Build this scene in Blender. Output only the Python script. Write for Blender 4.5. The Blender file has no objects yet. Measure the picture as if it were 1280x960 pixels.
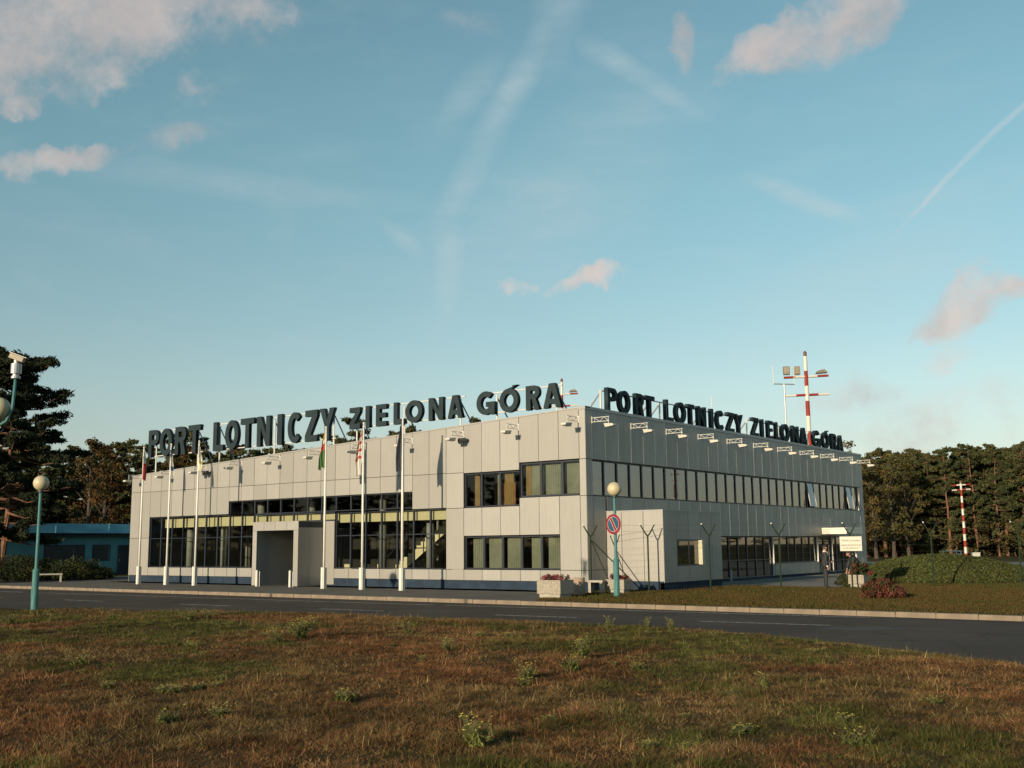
import bpy, bmesh, math, random
import numpy as np
from mathutils import Vector, Matrix

scene = bpy.context.scene
COL = scene.collection
PI = math.pi

# ------------------------------------------------------------------ camera
CAM = np.array([23.0352, -34.6608, 1.7795])
YAW, PITCH, ROLL, FPX = 0.655762, 0.152183, -0.010188, 1317.05
_f = np.array([-math.sin(YAW) * math.cos(PITCH), math.cos(YAW) * math.cos(PITCH), math.sin(PITCH)])
_r0 = np.array([math.cos(YAW), math.sin(YAW), 0.0])
_u0 = np.cross(_r0, _f)
_r = _r0 * math.cos(ROLL) + _u0 * math.sin(ROLL)
_u = -_r0 * math.sin(ROLL) + _u0 * math.cos(ROLL)
cam_data = bpy.data.cameras.new('camera')
cam = bpy.data.objects.new('camera', cam_data)
COL.objects.link(cam)
cam.matrix_world = Matrix(((_r[0], _u[0], -_f[0], CAM[0]), (_r[1], _u[1], -_f[1], CAM[1]),
                           (_r[2], _u[2], -_f[2], CAM[2]), (0, 0, 0, 1)))
cam_data.sensor_fit = 'HORIZONTAL'
cam_data.sensor_width = 36.0
cam_data.lens = 36.0 * FPX / 1280.0
cam_data.clip_start = 0.1
cam_data.clip_end = 4000
scene.camera = cam
scene.render.resolution_x, scene.render.resolution_y = 1024, 768


def pray(u, v):
    """direction of a photo pixel (1280x960)"""
    d = _f + _r * ((u - 640) / FPX) + _u * ((480 - v) / FPX)
    return d / np.linalg.norm(d)


def at_dist(u, d, v=700):
    r = pray(u, v); h = r[:2] / np.linalg.norm(r[:2])
    return CAM[:2] + h * d


# ------------------------------------------------------------------ light
SUN_EL, SUN_AZ = math.radians(12.0), math.radians(179.0)      # azimuth from +Y, the sun stands at -Y
SUN_DIR = Vector((math.sin(SUN_AZ) * math.cos(SUN_EL), math.cos(SUN_AZ) * math.cos(SUN_EL), math.sin(SUN_EL)))
sd = bpy.data.lights.new('sun', 'SUN')
sd.energy = 5.0
sd.angle = math.radians(0.55)
sd.color = (1.0, 0.825, 0.58)
sun = bpy.data.objects.new('sun', sd)
COL.objects.link(sun)
sun.rotation_euler = SUN_DIR.to_track_quat('Z', 'Y').to_euler()
scene.view_settings.view_transform = 'Standard'
scene.view_settings.look = 'None'
scene.view_settings.exposure = 0.42
scene.view_settings.gamma = 1.0
scene.view_settings.use_curve_mapping = False

world = bpy.data.worlds.new('World')
scene.world = world
world.use_nodes = True
world.cycles.sampling_method = 'MANUAL'
world.cycles.sample_map_resolution = 256


class NT:
    """tiny node-tree helper"""
    def __init__(s, tree):
        s.t = tree; s.n = tree.nodes; s.l = tree.links

    def new(s, typ, **kw):
        n = s.n.new(typ)
        for k, v in kw.items(): setattr(n, k, v)
        return n

    def put(s, sock, v):
        if isinstance(v, bpy.types.NodeSocket): s.l.new(v, sock)
        else: sock.default_value = v

    def math(s, op, a, b=None, c=None, clamp=False):
        n = s.new('ShaderNodeMath', operation=op, use_clamp=clamp)
        s.put(n.inputs[0], a)
        if b is not None: s.put(n.inputs[1], b)
        if c is not None: s.put(n.inputs[2], c)
        return n.outputs[0]

    def vec(s, op, a, b=None):
        n = s.new('ShaderNodeVectorMath', operation=op)
        s.put(n.inputs[0], a)
        if b is not None: s.put(n.inputs[1], b)
        return n.outputs['Value'] if op in ('DOT_PRODUCT', 'LENGTH') else n.outputs[0]

    def noise(s, vec, scale, detail=4, rough=0.5, color=False):
        n = s.new('ShaderNodeTexNoise')
        if vec is not None: s.put(n.inputs['Vector'], vec)
        n.inputs['Scale'].default_value = scale
        n.inputs['Detail'].default_value = detail
        n.inputs['Roughness'].default_value = rough
        return n.outputs['Color'] if color else n.outputs['Fac']

    def mapr(s, v, a, b, c=0.0, d=1.0, smooth=True):
        n = s.new('ShaderNodeMapRange')
        n.interpolation_type = 'SMOOTHSTEP' if smooth else 'LINEAR'
        s.put(n.inputs['Value'], v)
        for i, x in enumerate((a, b, c, d)): n.inputs[1 + i].default_value = x
        return n.outputs[0]

    def mix(s, f, a, b, blend='MIX'):
        n = s.new('ShaderNodeMix', data_type='RGBA', blend_type=blend)
        s.put(n.inputs['Factor'], f); s.put(n.inputs['A'], a); s.put(n.inputs['B'], b)
        return n.outputs['Result']


def rgb(r, g, b): return (r, g, b, 1.0)


def build_world():
    w = NT(world.node_tree)
    w.n.clear()
    out = w.new('ShaderNodeOutputWorld')
    bg = w.new('ShaderNodeBackground')
    bg.inputs['Strength'].default_value = 0.088
    sky = w.new('ShaderNodeTexSky', sky_type='NISHITA')
    sky.sun_disc = False
    sky.sun_elevation = SUN_EL
    sky.sun_rotation = SUN_AZ
    sky.altitude = 80
    sky.air_density = 1.0
    sky.dust_density = 0.25
    sky.ozone_density = 1.0
    tc = w.new('ShaderNodeTexCoord')
    D = tc.outputs['Generated']
    wn = w.noise(D, 7.0, 6, 0.62, color=True)
    warp = w.vec('MULTIPLY', w.vec('SUBTRACT', wn, (0.5, 0.5, 0.5)), (0.11, 0.11, 0.11))
    DW = w.vec('ADD', D, warp)
    DS = w.vec('ADD', D, w.vec('MULTIPLY', w.vec('SUBTRACT', wn, (0.5, 0.5, 0.5)), (0.02, 0.02, 0.02)))

    def blob(c, ang, a, b, vec):
        """1 in the middle of an elongated patch round direction c, 0 at its rim"""
        c = Vector(c).normalized()
        h = Vector((-c.y, c.x, 0)).normalized() * -1     # to the viewer's right
        v = h.cross(c).normalized()
        if v.z < 0: v = -v
        t1 = h * math.cos(ang) + v * math.sin(ang)
        t2 = -h * math.sin(ang) + v * math.cos(ang)
        x = w.math('POWER', w.math('ABSOLUTE', w.vec('DOT_PRODUCT', vec, t1 / a) if False else w.math('SUBTRACT', w.vec('DOT_PRODUCT', vec, tuple(t1 / a)), c.dot(t1) / a)), 2.0)
        y = w.math('POWER', w.math('ABSOLUTE', w.math('SUBTRACT', w.vec('DOT_PRODUCT', vec, tuple(t2 / b)), c.dot(t2) / b)), 2.0)
        m = w.math('SUBTRACT', 1.0, w.math('ADD', x, y))
        front = w.math('GREATER_THAN', w.vec('DOT_PRODUCT', vec, tuple(c)), 0.3)
        return w.math('MULTIPLY', w.math('MAXIMUM', m, 0.0), front)

    # clouds the photograph shows: pixel, tilt, half length, half height (radians)
    vis = [(80, 22, 9, .19, .068), (20, 70, 0, .10, .036), (255, 16, 12, .10, .036), (150, 95, 20, .06, .022, .7), (55, 196, 9, .075, .015, .85), (205, 186, 20, .05, .014, .45), (10, 118, 0, .03, .012, .7), (240, 127, 5, .03, .012, .4),
           (1060, 14, 24, .10, .034), (955, 58, 22, .06, .020), (850, 62, 75, .034, .013, .6), (1010, 40, 22, .07, .024),
           (745, 352, 16, .055, .016), (655, 366, 3, .024, .011, .8), (1195, 385, 20, .058, .026), (1240, 366, 5, .05, .015, .9), (1150, 405, 40, .03, .014, .8),
           (1185, 440, 25, .045, .018, .5), (1190, 515, 6, .15, .045, .42), (1255, 548, 4, .12, .035, .42), (1080, 500, 12, .09, .028, .4), (590, 30, 0, .05, .02, .3)]
    rnd = random.Random(5)
    blobs = [(pray(q[0], q[1]), math.radians(q[2]), q[3], q[4], q[5] if len(q) > 5 else 1.0) for q in vis]
    for k in range(9):                                        # the same broken cloud goes on round the rest of the sky
        az = math.radians(rnd.uniform(0, 360)); el = math.radians(rnd.uniform(8, 60))
        d = np.array([math.sin(az) * math.cos(el), math.cos(az) * math.cos(el), math.sin(el)])
        if d @ _f > 0.78: continue
        blobs.append((d, math.radians(rnd.uniform(0, 25)), rnd.uniform(.06, .2), rnd.uniform(.02, .06), 1.0))
    m = None
    for c, a, l, h, s in blobs:
        b = w.math('MULTIPLY', blob(c, a, l, h, DW), s)
        m = b if m is None else w.math('MAXIMUM', m, b)
    fine = w.noise(DS, 20.0, 9, 0.66)
    cl = w.mapr(w.math('ADD', w.math('MULTIPLY', m, 0.9), w.math('MULTIPLY', w.math('SUBTRACT', fine, 0.5), 2.1)), 0.02, 1.15)
    cl = w.math('MULTIPLY', cl, w.mapr(m, 0.0, 0.45))
    # contrails and thin cirrus streaks
    tr = [(655, 90, 56, .11, .020, .26), (590, 215, 62, .10, .020, .20), (562, 340, 85, .07, .022, .26), (1010, 250, -28, .075, .013, .26),
          (800, 95, -32, .095, .016, .22), (1200, 208, 42, .13, .0042, .42), (300, 232, -2, .20, .018, .16), (505, 300, -38, .035, .011, .16),
          (590, 110, 48, .06, .022, .14), (700, 20, 70, .07, .03, .18), (1100, 330, 25, .2, .06, .12), (700, 250, 40, .22, .09, .14)]
    t = None
    for u, v, a, l, h, s in tr:
        b = w.math('MULTIPLY', w.math('POWER', blob(pray(u, v), math.radians(a), l, h, DS), 1.8), s)
        t = b if t is None else w.math('MAXIMUM', t, b)
    st = w.new('ShaderNodeMapping'); st.inputs['Scale'].default_value = (1.0, 2.0, 5.0)
    w.l.new(D, st.inputs['Vector'])
    streak = w.noise(st.outputs[0], 7.0, 5, 0.6)
    t = w.math('MULTIPLY', t, w.mapr(streak, 0.30, 0.62, 0.45, 1.15, smooth=False))
    veil = w.math('MULTIPLY', w.mapr(streak, 0.45, 0.8), 0.10)
    t = w.math('ADD', w.math('MULTIPLY', t, 1.35), veil, clamp=True)
    shade = w.noise(DW, 14.0, 4, 0.55)
    grey = w.mix(w.mapr(shade, 0.3, 0.7), rgb(3.85, 3.7, 3.65), rgb(5.3, 4.75, 4.45))
    sepz = w.new('ShaderNodeSeparateXYZ'); w.l.new(D, sepz.inputs[0])
    tint = w.mix(w.mapr(sepz.outputs['Z'], 0.0, 0.42), rgb(*SKY_LOW), rgb(*SKY_TINT))
    tint = w.mix(w.mapr(sepz.outputs['Z'], 0.0, 0.16), rgb(*SKY_HAZE), tint)
    skyc = w.mix(1.0, sky.outputs[0], tint, 'MULTIPLY')
    grey = w.mix(1.0, grey, w.mix(w.mapr(sepz.outputs['Z'], 0.18, 0.42), rgb(1.24, 1.18, 1.14), rgb(.98, .97, .98)), 'MULTIPLY')
    col = w.mix(t, skyc, rgb(4.7, 5.4, 5.6))
    col = w.mix(w.math('MULTIPLY', cl, 0.90), col, grey)
    w.l.new(col, bg.inputs['Color'])
    w.l.new(bg.outputs[0], out.inputs['Surface'])


SKY_TINT = (1.15, 1.43, 1.20)
SKY_LOW = (1.07, 0.97, 0.95)
SKY_HAZE = (0.76, 0.77, 0.90)
build_world()

# ------------------------------------------------------------------ helpers
MATS = {}


def mat(name, color, rough=0.7, metal=0.0, var=0.12, scale=3.0, bump=0.0, bscale=40.0, color2=None, spec=0.5, coat=0.0, detail=5):
    """procedural Principled material: two tones of one colour mixed by noise, optional fine relief"""
    if name in MATS: return MATS[name]
    m = bpy.data.materials.new(name); m.use_nodes = True
    t = NT(m.node_tree); b = t.n['Principled BSDF']
    tc = t.new('ShaderNodeTexCoord')
    V = tc.outputs['Object']
    n = t.noise(V, scale, detail, 0.6)
    c2 = color2 if color2 else tuple(min(1, c * (1 - var)) for c in color)
    c1 = color if color2 else tuple(min(1, c * (1 + var)) for c in color)
    t.l.new(t.mix(t.mapr(n, 0.3, 0.7), rgb(*c1), rgb(*c2)), b.inputs['Base Color'])
    b.inputs['Roughness'].default_value = rough
    b.inputs['Metallic'].default_value = metal
    b.inputs['Specular IOR Level'].default_value = spec
    b.inputs['Coat Weight'].default_value = coat
    if bump:
        bn = t.new('ShaderNodeBump'); bn.inputs['Strength'].default_value = bump
        bn.inputs['Distance'].default_value = 0.02
        t.l.new(t.noise(V, bscale, 6, 0.65), bn.inputs['Height'])
        t.l.new(bn.outputs[0], b.inputs['Normal'])
    MATS[name] = m
    return m


def attr_mat(name, rough=0.8, spec=0.2, trans=0.0):
    """material whose base colour is the mesh's own colour attribute 'tone' (leaf by leaf, blade by blade)"""
    if name in MATS: return MATS[name]
    m = bpy.data.materials.new(name); m.use_nodes = True
    t = NT(m.node_tree); b = t.n['Principled BSDF']
    a = t.new('ShaderNodeAttribute', attribute_name='tone')
    oi = t.new('ShaderNodeObjectInfo')
    c = t.mix(1.0, a.outputs['Color'], t.mix(oi.outputs['Random'], rgb(.78, .84, .78), rgb(1.18, 1.10, 1.02)), 'MULTIPLY')
    t.l.new(c, b.inputs['Base Color'])
    b.inputs['Roughness'].default_value = rough
    b.inputs['Specular IOR Level'].default_value = spec
    if trans:
        out = t.n['Material Output']
        tl = t.new('ShaderNodeBsdfTranslucent'); t.l.new(c, tl.inputs['Color'])
        mx = t.new('ShaderNodeMixShader'); mx.inputs[0].default_value = trans
        t.l.new(b.outputs[0], mx.inputs[1]); t.l.new(tl.outputs[0], mx.inputs[2]); t.l.new(mx.outputs[0], out.inputs['Surface'])
    MATS[name] = m
    return m


def glass_mat(name, tint, ior=1.5, gloss=(0.9, 0.93, 0.95), boost=1.0):
    m = bpy.data.materials.new(name); m.use_nodes = True
    t = NT(m.node_tree); out = t.n['Material Output']; t.n.remove(t.n['Principled BSDF'])
    tr = t.new('ShaderNodeBsdfTransparent'); tr.inputs['Color'].default_value = rgb(*tint)
    gl = t.new('ShaderNodeBsdfGlossy'); gl.inputs['Color'].default_value = rgb(*gloss); gl.inputs['Roughness'].default_value = 0.02
    tc = t.new('ShaderNodeTexCoord')
    bn = t.new('ShaderNodeBump'); bn.inputs['Strength'].default_value = 0.02; bn.inputs['Distance'].default_value = 0.02
    t.l.new(t.noise(tc.outputs['Object'], 1.3, 1, 0.4), bn.inputs['Height']); t.l.new(bn.outputs[0], gl.inputs['Normal'])
    geo = t.new('ShaderNodeNewGeometry')
    cs = t.math('ABSOLUTE', t.vec('DOT_PRODUCT', geo.outputs['Normal'], geo.outputs['Incoming']))
    f0 = ((ior - 1) / (ior + 1)) ** 2
    fr = t.math('MULTIPLY_ADD', t.math('POWER', t.math('SUBTRACT', 1.0, cs), 5.0), 1 - f0, f0)
    mx = t.new('ShaderNodeMixShader')
    t.l.new(t.math('MULTIPLY', fr, boost, clamp=True), mx.inputs[0])
    t.l.new(tr.outputs[0], mx.inputs[1]); t.l.new(gl.outputs[0], mx.inputs[2])
    t.l.new(mx.outputs[0], out.inputs['Surface'])
    MATS[name] = m
    return m


class MB:
    """collects polygons; build() links them as ONE mesh object"""
    def __init__(s, tf=None):
        s.v = []; s.f = []; s.tf = tf; s.mi = []; s.cur = 0

    def add(s, vs, fs):
        o = len(s.v)
        s.v += [tuple(s.tf(*p)) if s.tf else tuple(p) for p in vs]
        s.f += [tuple(i + o for i in f) for f in fs]
        s.mi += [s.cur] * len(fs)
        return s

    def box(s, x0, x1, y0, y1, z0, z1):
        vs = [(x, y, z) for x in (x0, x1) for y in (y0, y1) for z in (z0, z1)]
        return s.add(vs, [(0, 1, 3, 2), (4, 6, 7, 5), (0, 4, 5, 1), (2, 3, 7, 6), (0, 2, 6, 4), (1, 5, 7, 3)])

    def hexa(s, lo, hi):
        """lo, hi: four points each, prism between two quads"""
        return s.add(list(lo) + list(hi), [(3, 2, 1, 0), (4, 5, 6, 7), (0, 1, 5, 4), (1, 2, 6, 5), (2, 3, 7, 6), (3, 0, 4, 7)])

    def tube(s, pts, rad, n=8, cap=True):
        pts = [Vector(p) for p in pts]
        if not hasattr(rad, '__len__'): rad = [rad] * len(pts)
        vs = []; fs = []
        up = Vector((0, 0, 1))
        for i, p in enumerate(pts):
            d = (pts[min(i + 1, len(pts) - 1)] - pts[max(i - 1, 0)]).normalized()
            a = d.cross(up)
            if a.length < 1e-3: a = Vector((1, 0, 0))
            a.normalize(); b = d.cross(a).normalized()
            for k in range(n):
                t = 2 * PI * k / n
                vs.append(p + (a * math.cos(t) + b * math.sin(t)) * rad[i])
        for i in range(len(pts) - 1):
            for k in range(n):
                k2 = (k + 1) % n
                fs.append((i * n + k, i * n + k2, (i + 1) * n + k2, (i + 1) * n + k))
        if cap:
            fs.append(tuple(range(n))[::-1]); fs.append(tuple((len(pts) - 1) * n + k for k in range(n)))
        return s.add(vs, fs)

    def lathe(s, prof, cx=0, cy=0, n=20):
        """prof: (radius, z) from bottom to top round a vertical axis"""
        vs = []; fs = []
        for r, z in prof:
            for k in range(n):
                t = 2 * PI * k / n
                vs.append((cx + r * math.cos(t), cy + r * math.sin(t), z))
        for i in range(len(prof) - 1):
            for k in range(n):
                k2 = (k + 1) % n
                fs.append((i * n + k, i * n + k2, (i + 1) * n + k2, (i + 1) * n + k))
        fs.append(tuple(range(n))[::-1]); fs.append(tuple((len(prof) - 1) * n + k for k in range(n)))
        return s.add(vs, fs)

    def mesh(s, name, mats, smooth=False, bevel=0.0):
        me = bpy.data.meshes.new(name)
        me.from_pydata(s.v, [], s.f)
        bm = bmesh.new(); bm.from_mesh(me)
        bmesh.ops.recalc_face_normals(bm, faces=bm.faces)
        if bevel:
            bmesh.ops.bevel(bm, geom=[e for e in bm.edges], offset=bevel, segments=2, affect='EDGES', profile=0.6)
        bm.to_mesh(me); bm.free()
        if not isinstance(mats, (list, tuple)): mats = [mats]
        for m in mats: me.materials.append(m)
        if len(mats) > 1 and not bevel: me.polygons.foreach_set('material_index', s.mi)
        if smooth: me.shade_smooth()
        return me

    def build(s, name, mats, parent=None, smooth=False, bevel=0.0, origin=None):
        if origin is not None:
            ox = Vector(origin); s.v = [tuple(Vector(p) - ox) for p in s.v]
        o = bpy.data.objects.new(name, s.mesh(name, mats, smooth, bevel))
        COL.objects.link(o)
        if origin is not None: o.location = origin
        if parent: o.parent = parent
        return o


def tag(o, label=None, cat=None, group=None, kind=None):
    if label: o['label'] = label
    if cat: o['category'] = cat
    if group: o['group'] = group
    if kind: o['kind'] = kind
    return o


def thing(name, loc, label, cat, group=None, rz=0.0):
    o = bpy.data.objects.new(name, None); COL.objects.link(o)
    o.empty_display_size = 0.2
    o.location = loc; o.rotation_euler = (0, 0, rz)
    return tag(o, label, cat, group)


def copy_tree(o, parent=None):
    c = o.copy(); COL.objects.link(c); c.parent = parent
    for ch in o.children: copy_tree(ch, c)
    return c


def np_mesh(name, verts, tris, tone=None, mats=None, smooth=False):
    """fast mesh from numpy arrays: verts (n,3), tris (m,3), tone (n,3)"""
    me = bpy.data.meshes.new(name)
    nv, nt = len(verts), len(tris)
    me.vertices.add(nv); me.vertices.foreach_set('co', np.ascontiguousarray(verts, np.float32).ravel())
    me.loops.add(nt * 3); me.loops.foreach_set('vertex_index', np.ascontiguousarray(tris, np.int32).ravel())
    me.polygons.add(nt)
    me.polygons.foreach_set('loop_start', np.arange(0, nt * 3, 3, dtype=np.int32))
    me.polygons.foreach_set('loop_total', np.full(nt, 3, np.int32))
    if tone is not None:
        a = me.color_attributes.new('tone', 'FLOAT_COLOR', 'POINT')
        a.data.foreach_set('color', np.c_[tone, np.ones(nv)].astype(np.float32).ravel())
    if mats: me.materials.append(mats)
    me.update(calc_edges=True)
    if smooth: me.shade_smooth()
    return me


def link(name, me, parent=None, loc=None):
    o = bpy.data.objects.new(name, me); COL.objects.link(o)
    if parent: o.parent = parent
    if loc is not None: o.location = loc
    return o


def vnoise(x, y, scale, seed):
    """smooth value noise in 0..1 on arrays"""
    rs = np.random.RandomState(seed); tab = rs.rand(256, 256)
    X = np.asarray(x) / scale + 1000.0; Y = np.asarray(y) / scale + 1000.0
    xi = np.floor(X).astype(int); yi = np.floor(Y).astype(int); fx = X - xi; fy = Y - yi
    fx = fx * fx * (3 - 2 * fx); fy = fy * fy * (3 - 2 * fy)
    g = lambda a, b: tab[a % 256, b % 256]
    return (g(xi, yi) * (1 - fx) + g(xi + 1, yi) * fx) * (1 - fy) + (g(xi, yi + 1) * (1 - fx) + g(xi + 1, yi + 1) * fx) * fy


# ------------------------------------------------------------------ materials
def panel_mat():
    m = bpy.data.materials.new('panel_silver'); m.use_nodes = True
    t = NT(m.node_tree); b = t.n['Principled BSDF']
    V = t.new('ShaderNodeTexCoord').outputs['Object']
    oi = t.new('ShaderNodeObjectInfo').outputs['Random']
    st = t.new('ShaderNodeMapping'); st.inputs['Scale'].default_value = (5.0, 5.0, 0.35)
    t.l.new(V, st.inputs['Vector'])
    streak = t.noise(st.outputs[0], 1.6, 6, 0.65); soft = t.noise(V, 0.9, 4, 0.6); grime = t.noise(V, 7.0, 6, 0.7)
    c = t.mix(oi, rgb(.272, .261, .244), rgb(.322, .310, .291))
    c = t.mix(t.math('MULTIPLY', t.mapr(streak, .50, .76), .42), c, rgb(0.175, 0.164, 0.146))
    c = t.mix(t.math('MULTIPLY', t.mapr(soft, .35, .7), .14), c, rgb(0.204, 0.196, 0.182))
    c = t.mix(t.math('MULTIPLY', t.mapr(grime, .6, .8), .12), c, rgb(0.161, 0.146, 0.128))
    t.l.new(c, b.inputs['Base Color'])
    b.inputs['Metallic'].default_value = .24
    t.l.new(t.mapr(streak, .3, .8, .42, .58), b.inputs['Roughness'])
    MATS['panel_silver'] = m
    return m


PANEL = panel_mat()
COPING = mat('coping', (0.30, 0.30, 0.30), 0.45, 0.4, 0.05)
CORE = mat('wall_core', (0.05, 0.05, 0.05), 0.9)
PLINTH = mat('plinth_navy', (0.019, 0.032, 0.053), 0.8, 0, 0.2, 2.0, spec=.15)
FRAME = mat('frame_navy', (0.015, 0.020, 0.031), 0.4, 0, 0.1, 4.0)
BAND = mat('yellow_band', (0.390, 0.355, 0.211), 0.7, 0, 0.05, 1.0)
WHITEP = mat('white_paint', (0.533, 0.525, 0.490), 0.45, 0, 0.06, 5.0)
LAMPW = mat('lamp_housing', (0.451, 0.435, 0.377), 0.5, 0, 0.06, 8.0)
LETTER = mat('letter_slate', (0.014, 0.025, 0.031), 0.65, 0, 0.15, 1.5, spec=.22)
STEEL = mat('galvanised_steel', (0.32, 0.33, 0.34), 0.5, 0.6, 0.1, 6.0)
GLASS = glass_mat('glass_tinted', (0.80, 0.83, 0.80), 1.5)
GLASS_R = glass_mat('glass_reflective', (0.42, 0.42, 0.44), 2.7, (0.88, 0.88, 0.9))
ASPH = None

# ------------------------------------------------------------------ ground and road
def ground_sheet(name, poly, z, m, kind='structure', div=None):
    me = bpy.data.meshes.new(name)
    bm = bmesh.new()
    f = bm.faces.new([bm.verts.new((x, y, z)) for x, y in poly])
    bmesh.ops.triangulate(bm, faces=[f])
    bmesh.ops.recalc_face_normals(bm, faces=bm.faces)
    bm.to_mesh(me); bm.free()
    me.materials.append(m)
    o = link(name, me); o['kind'] = kind
    return o


def ground_mat(name, cols, s1, s2, rough=0.95, bump=0.5, bscale=25):
    m = bpy.data.materials.new(name); m.use_nodes = True
    t = NT(m.node_tree); b = t.n['Principled BSDF']
    V = t.new('ShaderNodeTexCoord').outputs['Object']
    n1 = t.noise(V, s1, 6, 0.6); n2 = t.noise(V, s2, 6, 0.7)
    c = t.mix(t.mapr(n1, 0.35, 0.65), rgb(*cols[0]), rgb(*cols[1]))
    c = t.mix(t.math('MULTIPLY', t.mapr(n2, 0.45, 0.72), 0.8), c, rgb(*cols[2]))
    t.l.new(c, b.inputs['Base Color']); b.inputs['Roughness'].default_value = rough
    b.inputs['Specular IOR Level'].default_value = 0.02
    bn = t.new('ShaderNodeBump'); bn.inputs['Strength'].default_value = bump; bn.inputs['Distance'].default_value = 0.03
    t.l.new(t.noise(V, bscale, 8, 0.7), bn.inputs['Height']); t.l.new(bn.outputs[0], b.inputs['Normal'])
    MATS[name] = m
    return m


def asphalt():
    m = bpy.data.materials.new('asphalt'); m.use_nodes = True
    t = NT(m.node_tree); b = t.n['Principled BSDF']
    V = t.new('ShaderNodeTexCoord').outputs['Object']
    grain = t.noise(V, 120.0, 6, 0.8); big = t.noise(V, 0.35, 5, 0.6)
    st = t.new('ShaderNodeMapping'); st.inputs['Scale'].default_value = (0.08, 1.6, 1.0)
    t.l.new(V, st.inputs['Vector'])
    track = t.noise(st.outputs[0], 1.0, 4, 0.6)                # wear lies along the road
    c = t.mix(t.mapr(big, 0.3, 0.7), rgb(.055, .045, .038), rgb(.080, .065, .054))
    c = t.mix(t.math('MULTIPLY', t.mapr(track, 0.4, 0.7), 0.6), c, rgb(.040, .037, .036))
    c = t.mix(t.math('MULTIPLY', t.mapr(grain, 0.55, 0.8), 0.5), c, rgb(.13, .12, .11))
    vo = t.new('ShaderNodeTexVoronoi', feature='DISTANCE_TO_EDGE'); vo.inputs['Scale'].default_value = 0.22
    t.l.new(t.vec('ADD', V, t.vec('MULTIPLY', t.noise(V, 1.5, 4, 0.6, True), (0.9, 0.9, 0.0))), vo.inputs['Vector'])
    crack = t.mapr(vo.outputs['Distance'], 0.0, 0.006, 1.0, 0.0)
    c = t.mix(t.math('MULTIPLY', crack, 0.7), c, rgb(.018, .017, .016))
    t.l.new(c, b.inputs['Base Color']); b.inputs['Roughness'].default_value = 0.9
    b.inputs['Specular IOR Level'].default_value = 0.10
    bn = t.new('ShaderNodeBump'); bn.inputs['Strength'].default_value = 0.35; bn.inputs['Distance'].default_value = 0.01
    t.l.new(grain, bn.inputs['Height']); t.l.new(bn.outputs[0], b.inputs['Normal'])
    return m


ASPH = asphalt()
ground_sheet('ground', [(-1500, -1500), (1500, -1500), (1500, 1500), (-1500, 1500)], -0.17,
             ground_mat('far_grass', ((.055, .052, .022), (.075, .055, .028), (.045, .050, .02)), 0.05, 0.6))
ROAD_NEAR = [(-60, -21.0), (-30, -18.6), (-12.9, -16.4), (-8.0, -15.1), (-3.4, -14.1), (1.1, -13.5), (5.4, -13.2), (9.0, -13.0), (11.1, -13.2), (13.6, -13.95),
             (16.0, -15.05), (18.0, -16.2), (19.1, -16.9), (21.5, -18.9), (24.5, -22.0), (27.5, -26.5), (30, -33), (31.5, -42), (32, -60)]
ground_sheet('road', [(-120, -7.0), (90, -7.0), (90, -60), (40, -60)] + [(x + .5, y - .5) for x, y in ROAD_NEAR[::-1]] + [(-120, -28)], -0.12, ASPH)
apron = ground_sheet('apron', [(-120, 38), (140, 38), (140, 70), (-120, 70)], -0.15, ground_mat('concrete_apron', ((.16, .155, .15), (.19, .185, .175), (.13, .125, .12)), .2, 2.0, 0.9, .1))

PAVE = ground_mat('pavement', ((.125, .115, .105), (.150, .140, .125), (.10, .092, .085)), 0.5, 6.0, 0.9, 0.3, 60)
ground_sheet('pavement', [(-42, -6.75), (2.4, -6.75), (1.6, -5.4), (0.9, -3.4), (0.4, -1.2), (-31.6, -1.2), (-31.6, 10), (-42, 10)], 0.0, PAVE)
ground_sheet('soil_strip', [(-15.0, -1.2), (0.4, -1.2), (0.3, -0.0), (-15.0, -0.0)], -0.004, ground_mat('soil', ((.085, .050, .026), (.10, .062, .03), (.06, .055, .025)), 1.0, 8.0))
ground_sheet('soil_strip', [(-31.6, -1.2), (-18.5, -1.2), (-18.5, 0.0), (-31.6, 0.0)], -0.004, MATS['soil'])
ground_sheet('entrance_paving', [(-18.5, -1.2), (-15.0, -1.2), (-15.0, 0.0), (-18.5, 0.0)], 0.004, PAVE)
LAWN_M = ground_mat('lawn_soil', ((.056, .053, .018), (.068, .053, .022), (.045, .048, .016)), 0.5, 5.0)
LAWN = [(2.4, -6.75), (60, -6.75), (60, 36), (8.5, 36), (7.6, 13), (7.6, 7.2), (6.8, 6.7), (4.6, 7.0), (2.62, 7.2), (2.62, 1.35), (0.02, 1.35), (0.02, -0.02), (0.4, -1.2), (0.9, -3.4), (1.6, -5.4)]
ground_sheet('lawn', LAWN, 0.0, LAWN_M)
ground_sheet('footpath', [(0.02, 6.2), (2.60, 6.2), (2.62, 7.2), (4.6, 7.0), (6.8, 6.7), (7.6, 7.2), (7.6, 13), (8.5, 36), (0.02, 36)], -0.006, ground_mat('path_concrete', ((.19, .18, .165), (.22, .21, .19), (.16, .15, .14)), .5, 5.0, 0.9, .2, 50))
ground_sheet('yard', [(-120, -6.6), (-42, -6.75), (-42, 40), (-120, 40)], -0.02, LAWN_M)

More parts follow.
